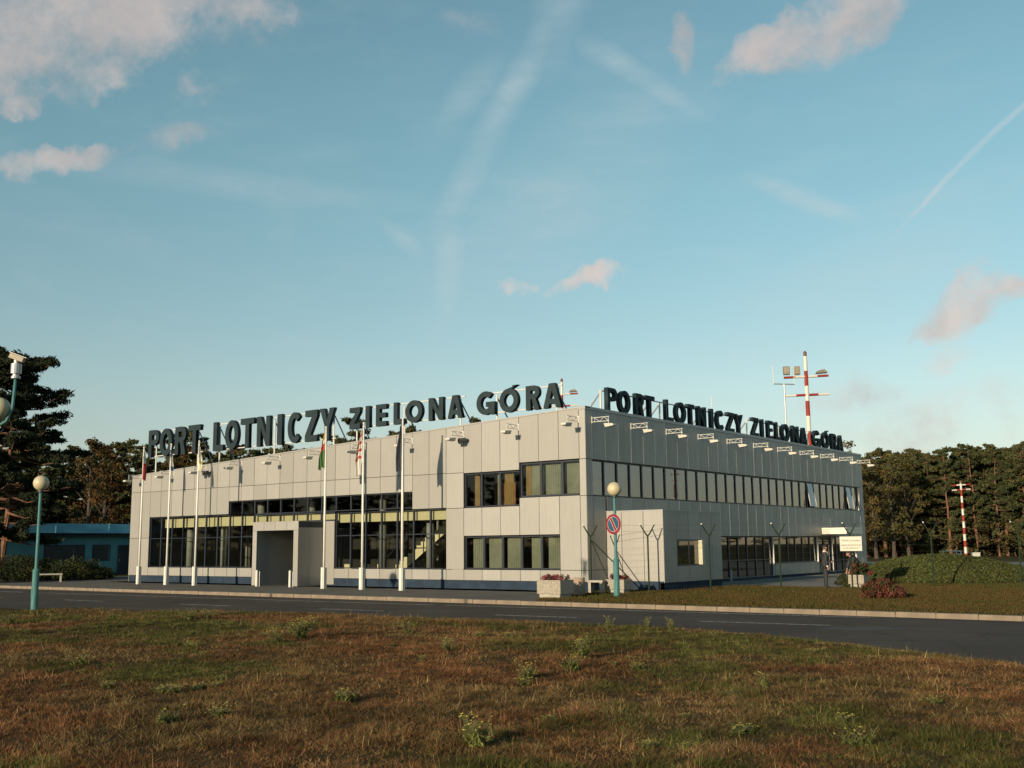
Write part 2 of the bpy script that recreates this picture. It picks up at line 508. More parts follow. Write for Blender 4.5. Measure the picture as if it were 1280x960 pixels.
# kerb of separate stones along the far side of the road
KERB = mat('kerb_stone', (.185, .145, .108), 0.9, 0, 0.2, 2.0, 0.35, 50)
kb = MB().box(-60, 60, -6.98, -6.77, -0.16, -0.03).build('kerb', mat('mortar', (.14, .12, .10), .95)); kb['kind'] = 'structure'
rnd = random.Random(3)
stone_mesh = [MB().box(-.492, .492, -.125, .125, -.15, 0.0).mesh('kerb_stone', KERB, bevel=.018) for k in range(1)]
for k in range(78):
    x = -44.5 + k
    o = link('kerb_stone', stone_mesh[0], kb, (x, -6.88 + rnd.uniform(-.008, .008), 0.008 + rnd.uniform(-.006, .006)))
    o.rotation_euler = (rnd.uniform(-.01, .01), rnd.uniform(-.006, .006), rnd.uniform(-.008, .008))
# flush concrete edging where the field meets the road bend
ed = [Vector((x, y, 0)) for x, y in ROAD_NEAR[8:16]]
e = MB()
for a, b in zip(ed[:-1], ed[1:]):
    n = (b - a).normalized().cross(Vector((0, 0, 1)))
    w = .10
    e.add([(*(a + n * w).xy, -.108), (*(b + n * w).xy, -.108), (*(b - n * w).xy, -.108), (*(a - n * w).xy, -.108)], [(0, 1, 2, 3)])
o = e.build('road_edging', mat('edging', (.26, .22, .17), .9, 0, .25, 2.0)); o['kind'] = 'structure'

# painted lines
def worn_paint():
    m = bpy.data.materials.new('road_paint'); m.use_nodes = True
    t = NT(m.node_tree); b = t.n['Principled BSDF']
    V = t.new('ShaderNodeTexCoord').outputs['Object']
    n = t.noise(V, 9.0, 6, 0.75)
    t.l.new(t.mix(t.mapr(n, 0.40, 0.58), rgb(.075, .07, .065), rgb(.42, .41, .37)), b.inputs['Base Color'])
    b.inputs['Roughness'].default_value = 0.85
    return m


PAINT = worn_paint()
def line(x0, y0, x1, y1, w=.06):
    d = Vector((x1 - x0, y1 - y0, 0)).normalized(); n = Vector((-d.y, d.x, 0)) * w
    a = Vector((x0, y0, -.116)); b = Vector((x1, y1, -.116))
    o = MB().add([a + n, b + n, b - n, a - n], [(0, 3, 2, 1)]).build('road_line', PAINT); o['kind'] = 'structure'
line(-24, -9.2, -.5, -8.35); line(-.1, -8.3, 13.5, -7.45); line(-60, -9.8, -25, -9.3, .09)
line(4.4, -11.3, 7.0, -11.1); line(10.4, -10.75, 13.6, -10.45); line(-2.3, -11.7, 0.3, -11.5); line(-9, -12.1, -6.4, -12.0); line(-16, -12.4, -13.4, -12.3)
line(-23, -12.7, -20.4, -12.6)

# shadow lying on the road near the bend, painted as a dark sheet
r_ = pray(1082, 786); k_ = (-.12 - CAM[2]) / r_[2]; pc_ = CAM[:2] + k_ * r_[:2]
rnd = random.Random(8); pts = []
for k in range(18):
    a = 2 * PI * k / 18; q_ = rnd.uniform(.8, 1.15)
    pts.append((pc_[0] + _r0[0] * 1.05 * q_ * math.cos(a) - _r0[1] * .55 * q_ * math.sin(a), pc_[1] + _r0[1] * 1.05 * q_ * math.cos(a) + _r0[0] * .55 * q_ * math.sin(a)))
ground_sheet('road_shadow', pts, -.1165, mat('painted_shadow', (.026, .024, .023), .85, 0, .3, 3.0, .3, 60))

# ------------------------------------------------------------------ terminal building
H0 = 7.206
def ztop(x): return H0 + x / 31.2 * 1.285 if x < 0 else H0
XJ = [-.305 - n for n in range(31)]
XEND = -31.17
YJ = [.470 + n for n in range(31)]
YEND = 31.2
bld = thing('terminal_building', (0, 0, 0), 'two storey airport terminal clad in pale grey panels with ribbon windows', 'building')
TL = lambda a, d, z: (a, -d, z)       # left (sunlit) facade: a = x, d = outwards
TR = lambda a, d, z: (d, a, z)        # right (shaded) facade: a = y, d = outwards
GAP = 0.011
core = {TL: MB(TL), TR: MB(TR)}
prnd = random.Random(11)


def panel(T, a0, a1, z0, z1, slope=False, gap=GAP, parent=None):
    lo, hi = min(a0, a1), max(a0, a1)
    za, zb = (ztop(lo), ztop(hi)) if slope else (z1, z1)
    g = gap; d0, d1 = -.03 + prnd.uniform(-.002, .002), prnd.uniform(-.003, .003)
    gt = 0 if slope else g
    m = MB(T)
    q = lambda d: [(lo + g, d, z0 + g), (hi - g, d, z0 + g), (hi - g, d, zb - gt), (lo + g, d, za - gt)]
    m.hexa(q(d0), q(d1))
    m.build('panel', PANEL, parent or bld)
    c = core[T]
    if T is TL and hi > -.01: hi = -.05
    if T is TR and lo < .01: lo = .05
    q = lambda d: [(lo, d, z0), (hi, d, z0), (hi, d, zb - .02), (lo, d, za - .02)]
    c.hexa(q(-.28), q(-.034))


# left facade ------------------------------------------------------
cols = [(0.0, XJ[0])] + [(XJ[i], XJ[i + 1]) for i in range(30)] + [(XJ[30], XEND)]
ZS, ZP = .80, .35
for i, (a, b) in enumerate(cols):
    n = i - 1                                      # column number, -1 = corner strip
    if n == -1: cuts = [(ZP, ZS), (ZS, 3.70), (3.70, 5.145)]; t = 5.145
    elif n == 0: cuts = [(ZP, ZS), (ZS, 3.72)]; t = 5.16
    elif n in (1, 2): cuts = [(ZP, ZS), (2.20, 3.72)]; t = 5.16
    elif n in (3, 4, 5): cuts = [(ZP, ZS), (2.20, 3.39)]; t = 4.87
    elif n == 6: cuts = [(ZP, ZS), (ZS, 3.39), (3.39, 4.90)]; t = 4.90
    elif n in (7, 8): cuts = [(ZP, ZS), (3.42, 4.92)]; t = 4.92
    elif 9 <= n <= 13: cuts = [(ZP, ZS), (4.20, 4.95)]; t = 4.95
    elif n == 14: cuts = [(0.05, 3.03), (4.20, 4.95)]; t = 4.95
    elif 15 <= n <= 19: cuts = [(4.20, 4.95)]; t = 4.95
    elif n in (20, 21): cuts = [(ZP, ZS), (4.20, 4.95)]; t = 4.95
    elif 22 <= n <= 28: cuts = [(ZP, ZS), (3.54, 4.96)]; t = 4.96
    else: cuts = [(ZP, 2.4), (2.4, 4.97)]; t = 4.97
    for z0, z1 in cuts: panel(TL, a, b, z0, z1)
    panel(TL, a, b, t, None, slope=True)
MB(TL).box(XEND + .02, -14.35, -.25, -.02, 0, ZP - .004).build('plinth', PLINTH, bld) if False else None
MB(TL).box(XEND + .03, -20.31, -.25, -.025, -.1, ZP - .006).build('plinth', PLINTH, bld)
MB(TL).box(-15.06, -.03, -.25, -.025, -.1, ZP - .006).build('plinth', PLINTH, bld)
MB(TR).box(.03, 1.38, -.25, -.025, -.1, ZP - .006).build('plinth', PLINTH, bld)
MB(TR).box(6.3, YEND - .03, -.25, -.025, -.1, .10).build('plinth', PLINTH, bld)
# sloped copings
c = MB(TL); q = lambda d: [(XEND - .03, d, ztop(XEND) - .02), (.03, d, H0 - .02), (.03, d, H0 + .035), (XEND - .03, d, ztop(XEND) + .035)]
c.hexa(q(-.32), q(.025)); c.build('coping', mat('coping_pale', (0.315, 0.307, 0.292), .45, .3, .05), bld)
MB(TR).box(-.026, YEND + .03, -.32, .03, H0 - .085, H0 + .034).build('coping', COPING, bld)


def window(T, a0, a1, z0, z1, verts, horiz=(), depth=.10, fw=.05, glass=GLASS, opened=(), skip=()):
    """window: frame mesh as a part, every pane a sub-part"""
    lo, hi = min(a0, a1), max(a0, a1)
    m = MB(T); d0, d1 = -depth - .07, -depth
    m.box(lo, lo + fw, d0, d1, z0, z1); m.box(hi - fw, hi, d0, d1, z0, z1)
    m.box(lo + fw, hi - fw, d0, d1, z0, z0 + fw); m.box(lo + fw, hi - fw, d0, d1, z1 - fw, z1)
    vs = sorted(verts)
    for v in vs: m.box(v - fw * .8, v + fw * .8, d0 + .003, d1 + .012, z0 + fw, z1 - fw)
    xs = [lo + fw] + [c for v in vs for c in (v - fw * .8, v + fw * .8)] + [hi - fw]
    hz = sorted(horiz); cells = []
    for k in range(0, len(xs), 2):
        for h in hz: m.box(xs[k], xs[k + 1], d0 + .006, d1 + .006, h - fw * .4, h + fw * .4)
        zs = [z0 + fw] + [c for h in hz for c in (h - fw * .4, h + fw * .4)] + [z1 - fw]
        for j in range(0, len(zs), 2): cells.append((xs[k], xs[k + 1], zs[j], zs[j + 1], k // 2, j // 2))
    w = m.build('window', FRAME, bld)
    for x0, x1, y0, y1, k, j in cells:
        if (k, j) in skip: continue
        p = MB(T)
        if (k, j) in opened:                       # top-hung sash tipped outwards at the bottom
            t = .20
            p.add([(x0, -depth - .03, y1), (x1, -depth - .03, y1), (x1, -depth - .03 + t, y0 + .04), (x0, -depth - .03 + t, y0 + .04)], [(0, 1, 2, 3)])
            fr_ = MB(T)
            for xa in (x0, x1 - .05):
                fr_.hexa([(xa, -depth - .05, y1), (xa + .05, -depth - .05, y1), (xa + .05, -depth - .05 + t, y0 + .04), (xa, -depth - .05 + t, y0 + .04)],
                         [(xa, -depth - .0, y1), (xa + .05, -depth - .0, y1), (xa + .05, -depth + t, y0 + .04), (xa, -depth + t, y0 + .04)])
            fr_.build('sash_frame', PANEL, w)
        else:
            p.add([(x0, -depth - .035, y0), (x1, -depth - .035, y0), (x1, -depth - .035, y1), (x0, -depth - .035, y1)], [(0, 1, 2, 3)])
        p.build('pane', glass, w)
    # reveal round the opening, 4 mm inside the masonry
    r = MB(T); a_, b_, c_, e_ = lo + .004, hi - .004, z0 + .004, z1 - .004
    r.add([(a_, -.03, c_), (a_, d1, c_), (a_, d1, e_), (a_, -.03, e_)], [(0, 1, 2, 3)])
    r.add([(b_, -.03, c_), (b_, d1, c_), (b_, d1, e_), (b_, -.03, e_)], [(0, 1, 2, 3)])
    r.add([(lo, -.03, c_), (hi, -.03, c_), (hi, d1, c_), (lo, d1, c_)], [(0, 1, 2, 3)])
    r.add([(lo, -.03, e_), (hi, -.03, e_), (hi, d1, e_), (lo, d1, e_)], [(0, 1, 2, 3)])
    r.build('reveal', FRAME if T is TL else WHITEP, w)
    return w


wl = lambda a, b: [XJ[i] for i in range(a, b)]
window(TL, XJ[22] - 7.0, XJ[20] + .0, ZS, 3.53, wl(21, 29), [2.36])                    # hall, left of the entrance
window(TL, XJ[22], XJ[9], 3.47, 4.20, wl(10, 22))                                     # clerestory
window(TL, XJ[14], XJ[7], ZS, 3.415, wl(8, 14), [2.32])                               # hall, right of the entrance
window(TL, XJ[20], XJ[14], 3.04, 3.465, wl(15, 20), depth=.07)                        # strip over the portal
window(TL, XJ[6], XJ[3], 3.40, 4.86, [XJ[5] - .08, XJ[4] - .08], fw=.06)
window(TL, XJ[3], XJ[0], 3.73, 5.15, [XJ[2] + .05, XJ[1] + .1], fw=.075)
window(TL, XJ[6], XJ[1], ZS + .005, 2.19, [XJ[5] + .03, XJ[4] + .03, XJ[3] + .03, XJ[2] + .03], fw=.065)

# right facade -----------------------------------------------------
rcols = [(0.0, YJ[0])] + [(YJ[i], YJ[i + 1]) for i in range(30)] + [(YJ[30], YEND)]
for i, (a, b) in enumerate(rcols):
    panel(TR, a, b, 5.145, H0 - .03)
    if i == 0: panel(TR, a, b, 3.70, 5.145)
    if i == 31: panel(TR, a, b, 3.70, 5.145)
    if b < 1.48: panel(TR, a, min(b, 1.39), ZP, ZS); panel(TR, a, min(b, 1.39), ZS, 3.70)
    elif b < 6.6: panel(TR, a, b, 3.06, 3.70)
    elif b < 11.6: panel(TR, a, b, .11, 3.70)
    elif b < 29.6: panel(TR, a, b, 2.12, 3.70)
    else: panel(TR, a, b, .11, 3.70)
for i in range(31):                                    # strips added over the joints so their edges catch the sun
    MB(TR).box(YJ[i] - .010, YJ[i] + .010, -.01, .0045, 5.15, H0 - .10).build('added_joint_strip', PANEL, bld)
    if 6 < i: MB(TR).box(YJ[i] - .010, YJ[i] + .010, -.01, .0045, 2.13 if YJ[i] > 11.3 and YJ[i] < 29.3 else .12, 3.69).build('added_joint_strip', PANEL, bld)
window(TR, YJ[0], YJ[30], 3.705, 5.14, [YJ[i] for i in range(1, 30)], fw=.05, glass=GLASS_R, opened=[(22, 0), (28, 0)], depth=.12)
window(TR, YJ[11], YJ[17], .11, 2.115, [YJ[i] for i in range(12, 17)], [.95], glass=GLASS_R, depth=.12)
window(TR, YJ[17], YJ[23], .72, 2.115, [YJ[i] for i in range(18, 23)], [], glass=GLASS_R, depth=.12)
for i in range(17, 23): panel(TR, YJ[i], YJ[i + 1], .11, .715)
dw = window(TR, YJ[23], YJ[25] + .2, .11, 2.115, [YJ[24] + .1], [], glass=GLASS_R, depth=.12, fw=.07)
window(TR, YJ[25] + .2, YJ[29], .11, 2.115, [YJ[i] for i in range(26, 29)], [.75], glass=GLASS_R, depth=.12)
h = MB(TR)
for s in (-1, 1):
    y = YJ[24] + .1 + s * .16
    h.tube([(y, -.10, .9), (y, .0, .95), (y, .02, 1.1), (y, .0, 1.25), (y, -.10, 1.3)], .02, 6)
h.build('door_handle', STEEL, dw)
panel(TR, YJ[25] + .2, YJ[25] + .21, .11, 2.1) if False else None
def islands(mb):
    par = list(range(len(mb.f))); own = {}
    def find(i):
        while par[i] != i: par[i] = par[par[i]]; i = par[i]
        return i
    for i, f in enumerate(mb.f):
        for v in f:
            k = tuple(round(c, 3) for c in mb.v[v])
            if k in own: par[find(i)] = find(own[k])
            own[k] = i
    runs = {}
    for i, f in enumerate(mb.f): runs.setdefault(find(i), []).append(f)
    return runs.values()
for T in core:
    for run in islands(core[T]):
        m = MB(); m.v = core[T].v; ids = sorted({v for f in run for v in f}); ix = {v: i for i, v in enumerate(ids)}
        m.v = [core[T].v[v] for v in ids]; m.f = [tuple(ix[v] for v in f) for f in run]; m.mi = [0] * len(m.f)
        m.build('wall', CORE, bld)

# canopy box over the side entrance
cn = MB(TR).box(24.0, 26.6, 0.02, 1.45, 2.24, 2.60)
cn.build('entrance_canopy', mat('canopy_white', (0.594, 0.567, 0.477), .35, 0, .04), bld, bevel=.015)
MB(TR).tube([(11.95, .18, -.05), (11.95, .18, .55)], .055, 10).build('downpipe', STEEL, bld)

# closed box annex on the right facade: sunlit face looks towards the road
AX, AY0, AY1, AZ = 2.58, 1.40, 6.27, 3.08
ann = MB().box(-.02, AX - .034, AY0 + .034, AY1 - .03, -.1, AZ - .03).build('annex_wall', CORE, bld)
TA = lambda a, d, z: (a, AY0 - d, z)
def plate(T, a0, a1, z0, z1, par=bld, g=GAP, off=0.0):
    m = MB(T); m.box(a0 + g, a1 - g, -.03, 0.0 + off, z0 + g, z1 - g); return m.build('panel', PANEL, par)
for a, b in ((0.0, .70), (.70, 1.70), (1.70, AX)):
    plate(TA, a, b, ZP, AZ)
TB = lambda a, d, z: (AX + d, a, z)
for a, b in ((AY0, 2.45), (5.45, AY1)): plate(TB, a, b, .30, AZ)
for a, b in ((2.45, 3.45), (3.45, 4.45)):
    plate(TB, a, b, .30, .93); plate(TB, a, b, 1.94, AZ)
plate(TB, 4.45, 5.45, .30, AZ)
MB().box(-.02, AX + .012, AY0 - .012, AY1 + .01, AZ - .012, AZ + .03).build('coping', COPING, bld)
MB(TA).box(.01, AX - .02, -.2, -.02, -.1, ZP).build('plinth', PLINTH, bld)
MB(TB).box(AY0 + .02, AY1 - .02, -.2, -.022, -.1, .30).build('plinth', PLINTH, bld)
w = MB(TB)
w.box(2.45, 4.45, -.04, -.025, .93, 1.94); w.box(3.41, 3.49, -.024, -.012, .95, 1.92)
w.box(2.45, 2.5, -.024, -.01, .93, 1.94); w.box(2.5, 4.45, -.024, -.01, .93, .98); w.box(2.5, 4.45, -.024, -.01, 1.89, 1.94)
aw = w.build('window', FRAME, bld)
for a, b in ((2.5, 3.41), (3.49, 4.25)):
    MB(TB).add([(a, -.018, .98), (b, -.018, .98), (b, -.018, 1.89), (a, -.018, 1.89)], [(0, 1, 2, 3)]).build('pane', GLASS_R, aw)
MB(TB).box(4.25, 4.44, -.024, .16, .95, 1.92).build('shutter', mat('shutter_cream', (.40, .38, .28), .5), aw)

# entrance portal
PX0, PX1, PD, PZ = -18.36, -15.07, 1.55, 3.03
pt = MB(TL)
pt.box(PX0, PX1, -.02, PD - .03, 2.72, PZ - .03); pt.box(PX0 + .03, PX0 + .26, -.02, PD - .03, 0, 2.72); pt.box(PX1 - .26, PX1 - .03, -.02, PD - .03, 0, 2.72)
portal = pt.build('portal', CORE, bld)
def pplate(x0, x1, z0, z1): MB(TL).box(x0 + .006, x1 - .006, PD - .03, PD, z0 + .006, z1 - .006).build('panel', PANEL, portal)
pplate(PX0, PX0 + .31, 0.02, 2.60); pplate(PX1 - .33, PX1, 0.02, 2.60)
for k in range(4):
    d = (PX1 - PX0) / 4; pplate(PX0 + k * d, PX0 + (k + 1) * d, 2.60, PZ)
TS = lambda a, d, z: (PX1 + d, a, z)
for a, b in ((-PD + .0, -.85), (-.85, -.03)):
    MB(TS).box(a + .006, b - .006, -.03, -.001, .02, PZ).build('panel', PANEL, portal)
TI = lambda a, d, z: (PX0 + .26 + d, a, z)
GREYP = mat('portal_lining', (.26, .265, .26), .5, .1, .06, 1.0)
for a, b in ((-PD + .04, -.8), (-.8, 1.4)):
    MB(TI).box(a, b - .01, 0.0, .03, .0, 2.60).build('lining_panel', GREYP, portal)
MB(TL).box(PX0 + .26, PX1 - .26, -1.5, PD - .04, 2.60, 2.715).build('soffit', GREYP, portal)
dr = MB(TL); dr.box(-17.9, -17.82, -1.52, -1.44, 0, 2.6); dr.box(-16.6, -16.52, -1.52, -1.44, 0, 2.6); dr.box(-15.4, -15.32, -1.52, -1.44, 0, 2.6); dr.box(-17.82, -15.4, -1.52, -1.44, 2.3, 2.4)
door = dr.build('door', FRAME, portal)
for a, b in ((-17.82, -16.6), (-16.52, -15.4)):
    MB(TL).add([(a, -1.48, 0.02), (b, -1.48, 0.02), (b, -1.48, 2.3), (a, -1.48, 2.3)], [(0, 1, 2, 3)]).build('pane', GLASS, door)
MB(TI).box(1.4, 1.45, 0, 2.8, 0, 2.6) if False else None
TN = lambda a, d, z: (PX1 - .262 - d, a, z)
MB(TN).box(-1.1, -.85, 0.0, .012, 1.05, 1.42).build('notice', WHITEP, portal)
MB(TN).box(-1.12, -.9, 0.0, .012, 1.55, 1.78).build('notice', WHITEP, portal)
MB(TN).box(-1.2, -.8, 0.0, .012, 2.15, 2.28).build('notice', WHITEP, portal)

# roof, other walls and the interior seen through the glass
rf = MB(); q = lambda d: [(XEND + .3, .3, ztop(XEND) - .35 + d), (-.3, .3, H0 - .35 + d), (-.3, YEND - .3, H0 - .35 + d), (XEND + .3, YEND - .3, ztop(XEND) - .35 + d)]
rf.hexa(q(-.15), q(0)); rf.build('roof', mat('roof_felt', (.06, .06, .06), .95), bld)
bw = MB()
bw.hexa([(XEND, 0.03, 0), (XEND + .28, .29, 0), (XEND + .28, YEND, 0), (XEND, YEND, 0)], [(XEND, .03, ztop(XEND) - .02), (XEND + .28, .29, ztop(XEND)), (XEND + .28, YEND, ztop(XEND)), (XEND, YEND, ztop(XEND) - .02)])
bw.hexa([(XEND + .28, YEND - .3, 0), (-.0, YEND - .3, 0), (-.0, YEND - .01, 0), (XEND + .28, YEND - .01, 0)], [(XEND + .28, YEND - .3, ztop(XEND)), (0, YEND - .3, H0 - .02), (0, YEND - .01, H0 - .02), (XEND + .28, YEND - .01, ztop(XEND))])
bw.build('rear_wall', PANEL, bld)
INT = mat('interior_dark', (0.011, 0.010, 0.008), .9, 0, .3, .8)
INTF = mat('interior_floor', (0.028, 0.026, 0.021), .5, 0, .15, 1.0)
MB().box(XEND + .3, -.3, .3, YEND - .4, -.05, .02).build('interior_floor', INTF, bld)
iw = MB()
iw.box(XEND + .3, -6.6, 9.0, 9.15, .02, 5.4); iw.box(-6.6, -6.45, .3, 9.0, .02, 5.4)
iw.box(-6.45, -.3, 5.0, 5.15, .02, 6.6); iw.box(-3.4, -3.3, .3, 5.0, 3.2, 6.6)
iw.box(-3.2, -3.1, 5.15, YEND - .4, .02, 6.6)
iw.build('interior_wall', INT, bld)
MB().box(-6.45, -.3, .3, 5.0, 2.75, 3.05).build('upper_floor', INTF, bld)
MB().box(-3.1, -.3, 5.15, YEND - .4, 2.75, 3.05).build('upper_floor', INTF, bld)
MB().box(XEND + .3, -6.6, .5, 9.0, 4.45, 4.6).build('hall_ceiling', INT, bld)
MB().box(XJ[28], -7.35, .32, .40, 2.94, 3.41).build('fascia_band', BAND, bld)
CURT = mat('curtain', (0.136, 0.144, 0.104), .9, 0, .12, 2.0)
CURT2 = mat('curtain_ochre', (0.160, 0.104, 0.032), .9, 0, .15, 3.0)
def curtain(x0, x1, z0, z1, m, y=.34, amp=.03, per=.11, name='curtain'):
    n = max(6, int(abs(x1 - x0) / per * 6)); vs = []; fs = []
    for i in range(n + 1):
        x = x0 + (x1 - x0) * i / n; d = amp * math.sin(2 * PI * (x - x0) / per) * (0.7 + .3 * math.sin(x * 3.1))
        vs += [(x, y + d, z0), (x, y + d, z1)]
    fs = [(2 * i, 2 * i + 2, 2 * i + 3, 2 * i + 1) for i in range(n)]
    MB().add(vs, fs).build(name, m, bld, smooth=True)
curtain(XJ[6] + .25, XJ[5] - .1, .82, 2.18, CURT); curtain(XJ[5] + .12, XJ[4] - .05, .82, 2.18, CURT); curtain(XJ[4] + .1, XJ[3] - .05, .82, 2.18, CURT)
curtain(XJ[3] + .35, XJ[2] - .05, .82, 2.18, CURT); curtain(XJ[2] + .2, XJ[1] - .03, .82, 2.18, CURT)
curtain(XJ[3] + .1, XJ[3] + .4, 3.74, 5.14, CURT2); curtain(XJ[3] + .4, XJ[0] - .05, 3.74, 5.14, CURT)
curtain(XJ[6] + .35, XJ[6] + .62, 3.42, 4.84, CURT2); curtain(XJ[4] - .02, XJ[4] + .45, 3.42, 4.84, CURT2); curtain(XJ[5] + .6, XJ[5] + .72, 3.42, 4.84, CURT)
cab = MB().box(-5.9, -4.7, 1.6, 2.1, 3.05, 4.6); cab.build('cabinet', mat('cabinet_wood', (.16, .06, .025), .6, 0, .4, 4.0), bld)
# vertical blinds behind the upper right ribbon
BL = mat('blind_grey', (.17, .17, .185), .85, 0, .1, 2.0)
for i in range(30):
    if i in (22, 28): continue
    y0, y1 = YJ[i] + .06, YJ[i + 1] - .06
    if i % 7 == 4: y1 = y0 + .55
    vs = []; n = 8
    for k in range(n + 1): y = y0 + (y1 - y0) * k / n; vs += [(-.34 - .03 * (k % 2), y, 3.72), (-.34 - .03 * (k % 2), y, 5.12)]
    MB().add(vs, [(2 * k, 2 * k + 2, 2 * k + 3, 2 * k + 1) for k in range(n)]).build('blind', BL, bld)
# columns
CREAM = mat('stair_cream', (0.50, 0.45, 0.29), .7, 0, .08, 2.0)
CONC = mat('column_grey', (0.160, 0.164, 0.144), .7, 0, .08, 2.0)
for x, y in ((-27.0, 1.1), (-24.0, 1.1), (-21.0, 1.1), (-18.0, 1.9), (-12.2, 1.1), (-9.2, 1.1), (-27.5, 5.5), (-21.5, 5.5), (-12.5, 5.5)):
    MB().tube([(x, y, .02), (x, y, 4.45)], .20, 20).build('column', CONC, bld, smooth=True)
# stair climbing to the right, behind the hall glazing
sx0, sz0, sx1, sz1, ns = -14.3, .02, -9.6, 3.1, 17
dx, dz = (sx1 - sx0) / ns, (sz1 - sz0) / ns
stm = MB()
for y in (3.0, 4.25):
    pts_lo = [(sx0 - .1, sz0 - .0), (sx1, sz1 - .62), (sx1, sz1), ]
    for k in range(ns):
        x = sx0 + k * dx; z = sz0 + (k + 1) * dz
        zl = max(.02, sz0 + k * dz - .45)
        zl2 = max(.02, sz0 + (k + 1) * dz - .45)
        stm.hexa([(x, y, zl), (x + dx, y, zl2), (x + dx, y, z), (x, y, z)], [(x, y + .12, zl), (x + dx, y + .12, zl2), (x + dx, y + .12, z), (x, y + .12, z)])
stair = stm.build('staircase', CREAM, bld)
for k in range(ns):
    MB().box(sx0 + k * dx, sx0 + (k + 1) * dx + .02, 3.12, 4.25, sz0 + (k + 1) * dz - .05, sz0 + (k + 1) * dz).build('step', CONC, stair)
rl = MB(); rl.tube([(sx0, 3.06, 1.0), (sx1, 3.06, sz1 + .95)], .03, 6)
for k in range(0, ns, 2): rl.tube([(sx0 + k * dx, 3.06, sz0 + k * dz), (sx0 + k * dx, 3.06, sz0 + k * dz + 1.0)], .015, 5)
rl.build('railing', FRAME, stair)
MB().box(-9.6, -6.6, 3.0, 9.0, 2.95, 3.1).build('landing', CREAM, bld)
ds = MB(); ds.box(-9.2, -7.5, 2.4, 2.5, .02, 1.15); ds.box(-9.25, -7.45, 2.35, 2.9, 1.15, 1.2); ds.build('counter', CREAM, bld)
for k, x in enumerate((-16.2, -14.9, -13.9)):
    ch = MB(); ch.box(x, x + .5, 2.0, 2.5, .42, .48); ch.box(x, x + .5, 2.46, 2.5, .48, .95)
    for a in (x + .03, x + .44):
        for b in (2.03, 2.44): ch.box(a, a + .03, b, b + .03, .02, .42)
    ch.build('hall_chair', CREAM, bld)
for x in (-20.0, -15.9):
    pass

# ------------------------------------------------------------------ roof signs
def arc(cx, cy, rx, ry, a0, a1, n=22):
    return [(cx + rx * math.cos(math.radians(a0 + (a1 - a0) * i / n)), cy + ry * math.sin(math.radians(a0 + (a1 - a0) * i / n))) for i in range(n + 1)]


def glyph(ch, w, s):
    """outlines of one letter, height 1, width w (already / height), stroke s"""
    if ch == 'I': return [[(0, 0), (w, 0), (w, 1), (0, 1)]]
    if ch == 'L': return [[(0, 0), (w, 0), (w, s), (s, s), (s, 1), (0, 1)]]
    if ch == 'T': return [[(w / 2 - s / 2, 0), (w / 2 + s / 2, 0), (w / 2 + s / 2, 1 - s), (w, 1 - s), (w, 1), (0, 1), (0, 1 - s), (w / 2 - s / 2, 1 - s)]]
    if ch == 'E': return [[(0, 0), (w, 0), (w, s * .92), (s, s * .92), (s, .5 - s * .45), (w * .94, .5 - s * .45), (w * .94, .5 + s * .45), (s, .5 + s * .45), (s, 1 - s * .92), (w, 1 - s * .92), (w, 1), (0, 1)]]
    if ch == 'Z': k = s * 1.25; return [[(0, 0), (w, 0), (w, s), (k, s), (w, 1 - s), (w, 1), (0, 1), (0, 1 - s), (w - k, 1 - s), (0, s)]]
    if ch == 'N': return [[(0, 0), (s, 0), (s, .62), (w - s, 0), (w, 0), (w, 1), (w - s, 1), (w - s, .38), (s, 1), (0, 1)]]
    if ch == 'Y': c = w / 2; h = s / 2; return [[(c - h, 0), (c + h, 0), (c + h, .42), (w, 1), (w - s * 1.1, 1), (c, .60), (s * 1.1, 1), (0, 1), (c - h, .42)]]
    if ch == 'A':
        t = s * .62; c = w / 2
        out = [(0, 0), (s * 1.05, 0), (s * 1.3, .17), (w - s * 1.3, .17), (w - s * 1.05, 0), (w, 0), (c + t, 1), (c - t, 1)]
        return [out, [(c - .13 * w, .36), (c, .70), (c + .13 * w, .36)]]
    rx = w / 2
    if ch in 'OÓ':
        r = [arc(rx, .5, rx, .5, 0, 360, 40)[:-1], arc(rx, .5, rx - s, .5 - s, 0, 360, 40)[:-1]]
        if ch == 'Ó':      # the acute accent joins the ring
            o = arc(rx, .5, rx, .5, 72, 72 - 360 + 26, 44)
            r[0] = o + [(rx + .50 * w, 1.12), (rx + .22 * w, 1.12)]
        return r
    if ch == 'C':
        o = arc(rx, .5, rx, .5, 42, 318, 34); i = arc(rx, .5, rx - s, .5 - s, 318, 42, 34)
        return [o + i]
    if ch == 'G':
        o = arc(rx, .5, rx, .5, 45, 285, 32)
        o += [(w - s, .05), (w - s, 0.0), (w, 0.0), (w, .54), (w * .52, .54), (w * .52, .54 - s * .85), (w - s, .54 - s * .85)]
        i = arc(rx, .5, rx - s, .5 - s, 318, 45, 28)
        return [o + i]
    if ch in 'PR':
        yb = .44; r = (1 - yb) / 2; cy = 1 - r
        bowl = [(s, yb), (w - r, yb)] + arc(w - r, cy, r, r, -90, 90, 18) + [(0, 1), (0, 0), (s, 0)]
        hole = [(s, yb + s * .9), (w - r, yb + s * .9)] + arc(w - r, cy, r - s * .9, r - s * .9, -90, 90, 14) + [(s, 1 - s * .9)]
        if ch == 'R':
            bowl = [(s, 0), (s, yb), (w * .46, yb), (w - s * 1.12, 0), (w, 0), (w - s * .75, yb + .02)] + arc(w - r, cy, r, r, -62, 90, 18) + [(0, 1), (0, 0)]
        return [bowl, hole]


